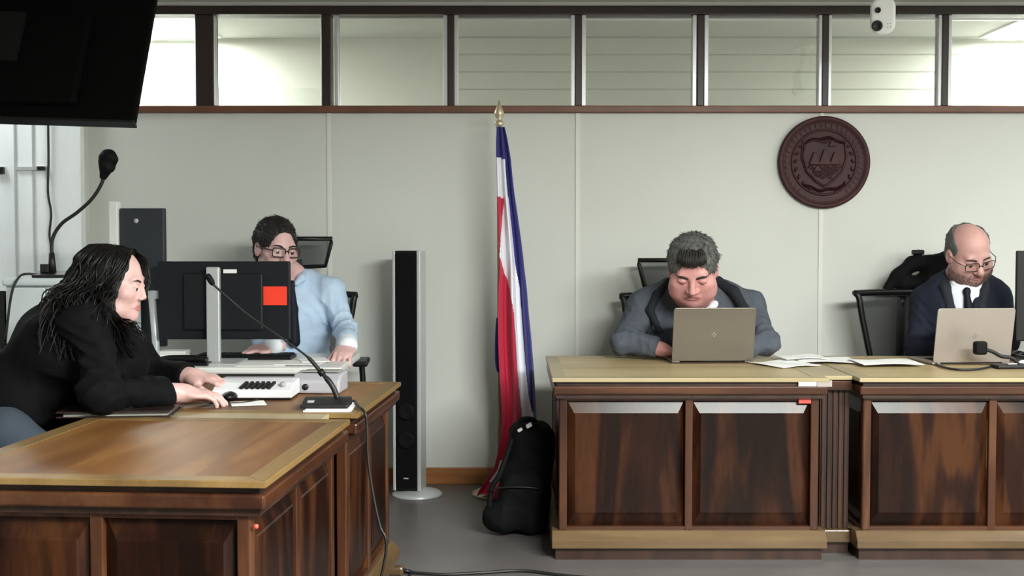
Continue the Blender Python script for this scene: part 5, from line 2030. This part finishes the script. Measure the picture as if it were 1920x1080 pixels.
# ---------------- bald man in the navy suit
def man_navy():
    pel = Vector((P(1795, 600, 5.58).x, 5.58, .56))
    t = thing('person', 'bald man with glasses, navy suit, white shirt and dark tie behind the silver laptop', 'person', (pel.x, pel.y, 0))
    h = Head(P(1817, 476, 5.36), (.14, -.84, -.46), u=(-.14, 0, 1), sc=1.12, wide=1.04)
    shR, shL = P(1738, 562, 5.50), P(1866, 556, 5.42)
    elR, elL = P(1722, 650, 5.42), P(1884, 640, 5.34)
    wrR, wrL = P(1782, 662, 5.28), P(1850, 662, 5.27)
    nb = P(1800, 528, 5.45)
    ch = P(1798, 600, 5.48)
    hR = (wrR, (.7, -.35, -.14), (0, .1, 1), -1, 1.05, (30, 35, 25))
    hL = (wrL, (-.75, -.2, -.14), (0, .1, 1), 1, 1.05, (30, 35, 25))
    bd = body(t, h, MATS['skin_warm'], ((shR, elR, wrR), (shL, elL, wrL)), (pel, ch, nb), (hR, hL), fat=.004, nose=1.15, lipm='lips_dull')
    face_extras(t, h, 'hair_dark')
    hr = short_hair(t, h, 'hair_grey', seed=12, amp=.002, thick=-.005, bald=True)
    strands(t, h, hr, 'hair_grey', 600, .008, lambda l: (0, -.3, -1), 7)
    beard(t, h, bd, 'stubble_grey', 3800, .0065)
    glasses(t, h, MATS['black_plastic'], r=.0016)
    S = SDF()
    S.cone(P(1800, 650, 5.46), P(1802, 560, 5.44), .15, .125, .04)
    S.cone(P(1802, 572, 5.43), P(1806, 545, 5.43), .10, .062, .03)
    link('shirt', sdf_mesh('shirt', S, .005, wrinkle(.004, 30, 3)), MATS['shirt_white'], t, True)
    S = SDF()
    S.chain([P(1784, 508, 5.44), P(1790, 530, 5.37), P(1808, 550, 5.335)], [.014, .015, .010], .008)
    S.chain([P(1848, 524, 5.41), P(1836, 540, 5.345), P(1818, 550, 5.33)], [.013, .014, .010], .008)
    link('collar', sdf_mesh('collar', S, .004), MATS['shirt_white'], t, True)
    S = SDF()
    S.ell(P(1813, 546, 5.312), [.018, .015, .019], None, .005)
    S.chain([P(1813, 552, 5.308), P(1817, 585, 5.295), P(1820, 640, 5.30)], [.013, .022, .030], .01)
    link('tie', sdf_mesh('tie', S, .004), MATS['tie_dark'], t, True)
    S = SDF()
    S.cone(pel + Vector((0, 0, -.03)), ch, .19, .19, .06)
    S.ell(P(1798, 600, 5.46), [.215, .15, .19], None, .06)
    for sh, px in ((shR, 1772), (shL, 1838)):
        S.cone(P(px, 530, 5.47), sh, .060, .070, .04)
    sleeve(S, shR, elR, wrR, [.072, .058, .046])
    sleeve(S, shL, elL, wrL, [.070, .058, .046])
    S.ell(h.pt(0, .0, -.15), [.062, .07, .06], None, .012, 's')
    # V opening
    for a, b, r0, r1 in ((P(1806, 540, 5.30), P(1812, 640, 5.27), .062, .022),):
        S.cone(a, b, r0, r1, .012, 's')
        S.cone(a + Vector((0, -.08, 0)), b + Vector((0, -.08, 0)), r0, r1, .012, 's')
    link('suit_jacket', sdf_mesh('suit_jacket', S, .006, both(wrinkle(.010, 30, 14, (0, 0, 1), 1.5), elbow_folds(((elR, elR - shR, .11), (mid(shR, elR, .4), (1, 0, .6), .11)), .009))), MATS['suit_navy'], t, True)
    for pts in ([P(1776, 512, 5.46), P(1775, 540, 5.36), P(1784, 580, 5.305), P(1800, 640, 5.29)], [P(1850, 520, 5.43), P(1846, 545, 5.33), P(1840, 580, 5.295), P(1822, 640, 5.285)]):
        S = SDF()
        S.chain([q + Vector((0, .012, 0)) for q in pts], [.018, .023, .021, .010], .01)
        link('lapel', sdf_mesh('lapel', S, .0045), MATS['navy_lapel'], t, True)
    legs(t, pel + Vector((0, 0, -.02)), (pel + Vector((-.13, -.40, -.04)), pel + Vector((.13, -.40, -.04))), (Vector((pel.x - .13, 5.14, 0)), Vector((pel.x + .13, 5.14, 0))), MATS['suit_navy'], (0, -1, 0))
man_navy()


# ---------------- woman in black, in profile
def woman():
    pel = Vector((-1.74, 3.66, .54))
    t = thing('person', 'woman with long dark hair in a black jacket leaning over the desk in profile', 'person', (pel.x, pel.y, 0))
    h = Head(P(214, 532, 3.76), (.99, .0, -.14), u=(.1, 0, 1), sc=1.0)
    shR, shL = P(160, 606, 3.60), P(190, 590, 3.96)
    elR, elL = P(192, 735, 3.52), P(285, 690, 4.10)
    wrR, wrL = P(338, 737, 3.72), P(358, 706, 4.00)
    nb = P(180, 592, 3.78)
    ch = P(120, 660, 3.76)
    hR = (wrR, (.85, .38, -.10), (-.1, -.15, 1), -1, 1.02, (18, 28, 22))
    hL = (wrL, (.92, -.25, -.06), (0, -.1, 1), 1, 1.0, (20, 28, 20))
    bd = body(t, h, MATS['skin_woman'], ((shR, elR, wrR), (shL, elL, wrL)), (pel, ch, nb), (hR, hL), nr=(.048, .055), vox=.003, nose=.55)
    face_extras(t, h, 'hair_dark', brow_r=.0032)
    # jacket
    S = SDF()
    S.cone(pel + Vector((0, 0, -.04)), ch, .17, .155, .06)
    S.ell(P(140, 645, 3.76), [.15, .20, .15], None, .06)
    S.ell(P(205, 680, 3.76), [.11, .17, .11], None, .06)
    for sh in (shR, shL):
        S.cone(mid(nb, sh, .3), sh, .06, .066, .05)
    S.chain([shR, elR, wrR + (elR - wrR) * .12], [.070, .056, .043], .03)
    S.chain([shL, elL, wrL + (elL - wrL) * .1], [.068, .054, .043], .03)
    for el, wr, a in ((elR, wrR, .22), (elL, wrL, .10)):
        d = (wr - el).normalized()
        x, y, z = basis(d, (0, 0, 1))
        S.box(wr + (el - wr) * a + d * .06, [.09, .06, .075], R3(x, y, z), .001, .004, 's')
    S.ell(h.pt(0, .01, -.13), [.055, .055, .045], None, .01, 's')
    link('jacket', sdf_mesh('jacket', S, .006, both(wrinkle(.011, 30, 21, (1, 0, .5), 1.3), elbow_folds(((elR, elR - shR, .12), (mid(elR, wrR, .45), wrR - elR, .09), (mid(shR, elR, .45), (.4, 0, 1), .12)), .010))), MATS['jacket_black'], t, True)
    S = SDF()
    S.chain([P(205, 585, 3.68), P(232, 620, 3.66), P(250, 665, 3.68)], [.018, .020, .012], .01)
    link('lapel', sdf_mesh('lapel', S, .005), MATS['jacket_black'], t, True)
    legs(t, pel + Vector((0, 0, -.02)), (pel + Vector((.42, -.12, -.03)), pel + Vector((.42, .12, -.03))), (Vector((-1.26, 3.54, 0)), Vector((-1.26, 3.78, 0))), MATS['jeans_blue'], (1, 0, 0), r=(.105, .08, .06))
    # long wavy hair: a cap, a body of hair down the back, and many single wavy strands
    S = SDF()
    S.ell(h.pt(0, -.024, .034), h.r(.082, .101, .090), h.R, .02)
    S.chain([h.pt(0, -.065, .02), P(156, 560, 3.76), P(134, 610, 3.74), P(112, 650, 3.72)], [.075, .07, .06, .03], .03)
    S.chain([h.pt(.05, -.02, .02), P(192, 560, 3.695), P(182, 605, 3.66), P(176, 640, 3.65)], [.022, .022, .02, .010], .03)
    S.chain([h.pt(-.055, -.015, .02), P(215, 575, 3.86), P(215, 630, 3.88)], [.040, .04, .02], .03)
    S.ell(h.pt(0, .122, -.042), h.r(.078, .085, .112), h.R, .012, 's')
    S.ell(h.pt(.07, .088, -.03), h.r(.05, .058, .085), h.R, .012, 's')
    hair = link('hair', sdf_mesh('hair', S, .0045), MATS['hair_black'], t, True)
    rs = random.Random(5)
    bm = BM()

    def strand(pts, wave, r):
        pts = catmull(pts, 6)
        n = len(pts)
        ph, fr = rs.uniform(0, 6.28), rs.uniform(.5, .8)
        for k, p in enumerate(pts):
            a_ = wave * max(0, min(1, (k - 3) / 7))
            p += Vector((a_ * math.sin(k * fr + ph), .7 * a_ * math.cos(k * fr + ph), .3 * a_ * math.sin(k * fr * 1.3 + ph)))
        tube(bm, pts, [r * (1 - .7 * (k / (n - 1)) ** 3) for k in range(n)], 5, False)
    for i in range(760):
        a = rs.uniform(-1, 1)                      # side: + towards the camera
        b = rs.uniform(0, 1)                       # back to front of the head
        y0 = -.10 + .150 * b
        part = .020 * a
        p0 = h.pt(part, y0 * .9, .122 - 1.6 * (y0 + .024) ** 2)
        q1 = max(0.05, 1 - ((y0 + .024) / .112) ** 2) ** .5
        e1 = rs.uniform(.0, .014)
        p1 = h.pt(a * (.070 * q1 + e1), y0 - .010, .095 - .02 * abs(a))
        p2 = h.pt(a * (.094 * q1 + e1) * (.6 + .4 * abs(a)), y0 - .020 - .035 * (1 - abs(a)), .0)
        ex = 84 + 130 * b + rs.uniform(-24, 22)
        ey = 650 - abs(b - .4) * 25 + rs.uniform(-60, 34)
        p4 = P(ex, ey, 3.70 - a * .15 - rs.uniform(0, .03))
        p3 = mid(p2, p4, .45) + Vector((-.015, -.03 * max(a, 0), .008))
        strand([p0, p1, p2, p3, p4], .010, rs.uniform(.0022, .0042))
    for i in range(150):
        x0 = rs.uniform(.066, .088)
        strand([h.pt(.012, rs.uniform(.0, .05), .119), h.pt(x0 * .8, rs.uniform(.015, .055), .085), h.pt(x0 + .006, rs.uniform(.012, .034), -.005), h.pt(x0 + .004, rs.uniform(.0, .03), -.085), P(rs.uniform(196, 262), rs.uniform(600, 672), 3.60)], .011, rs.uniform(.002, .0036))
    for i in range(110):
        strand([h.pt(-.012, rs.uniform(.02, .05), .117), h.pt(-.07, rs.uniform(.04, .07), .08), h.pt(-.088, rs.uniform(.045, .075), .0), h.pt(-.078, rs.uniform(.0, .035), -.09), P(rs.uniform(222, 272), rs.uniform(615, 668), 3.86)], .012, rs.uniform(.002, .0036))
    obj('hair_strands', bm, MATS['hair_black'], hair, True, kind='stuff')
woman()
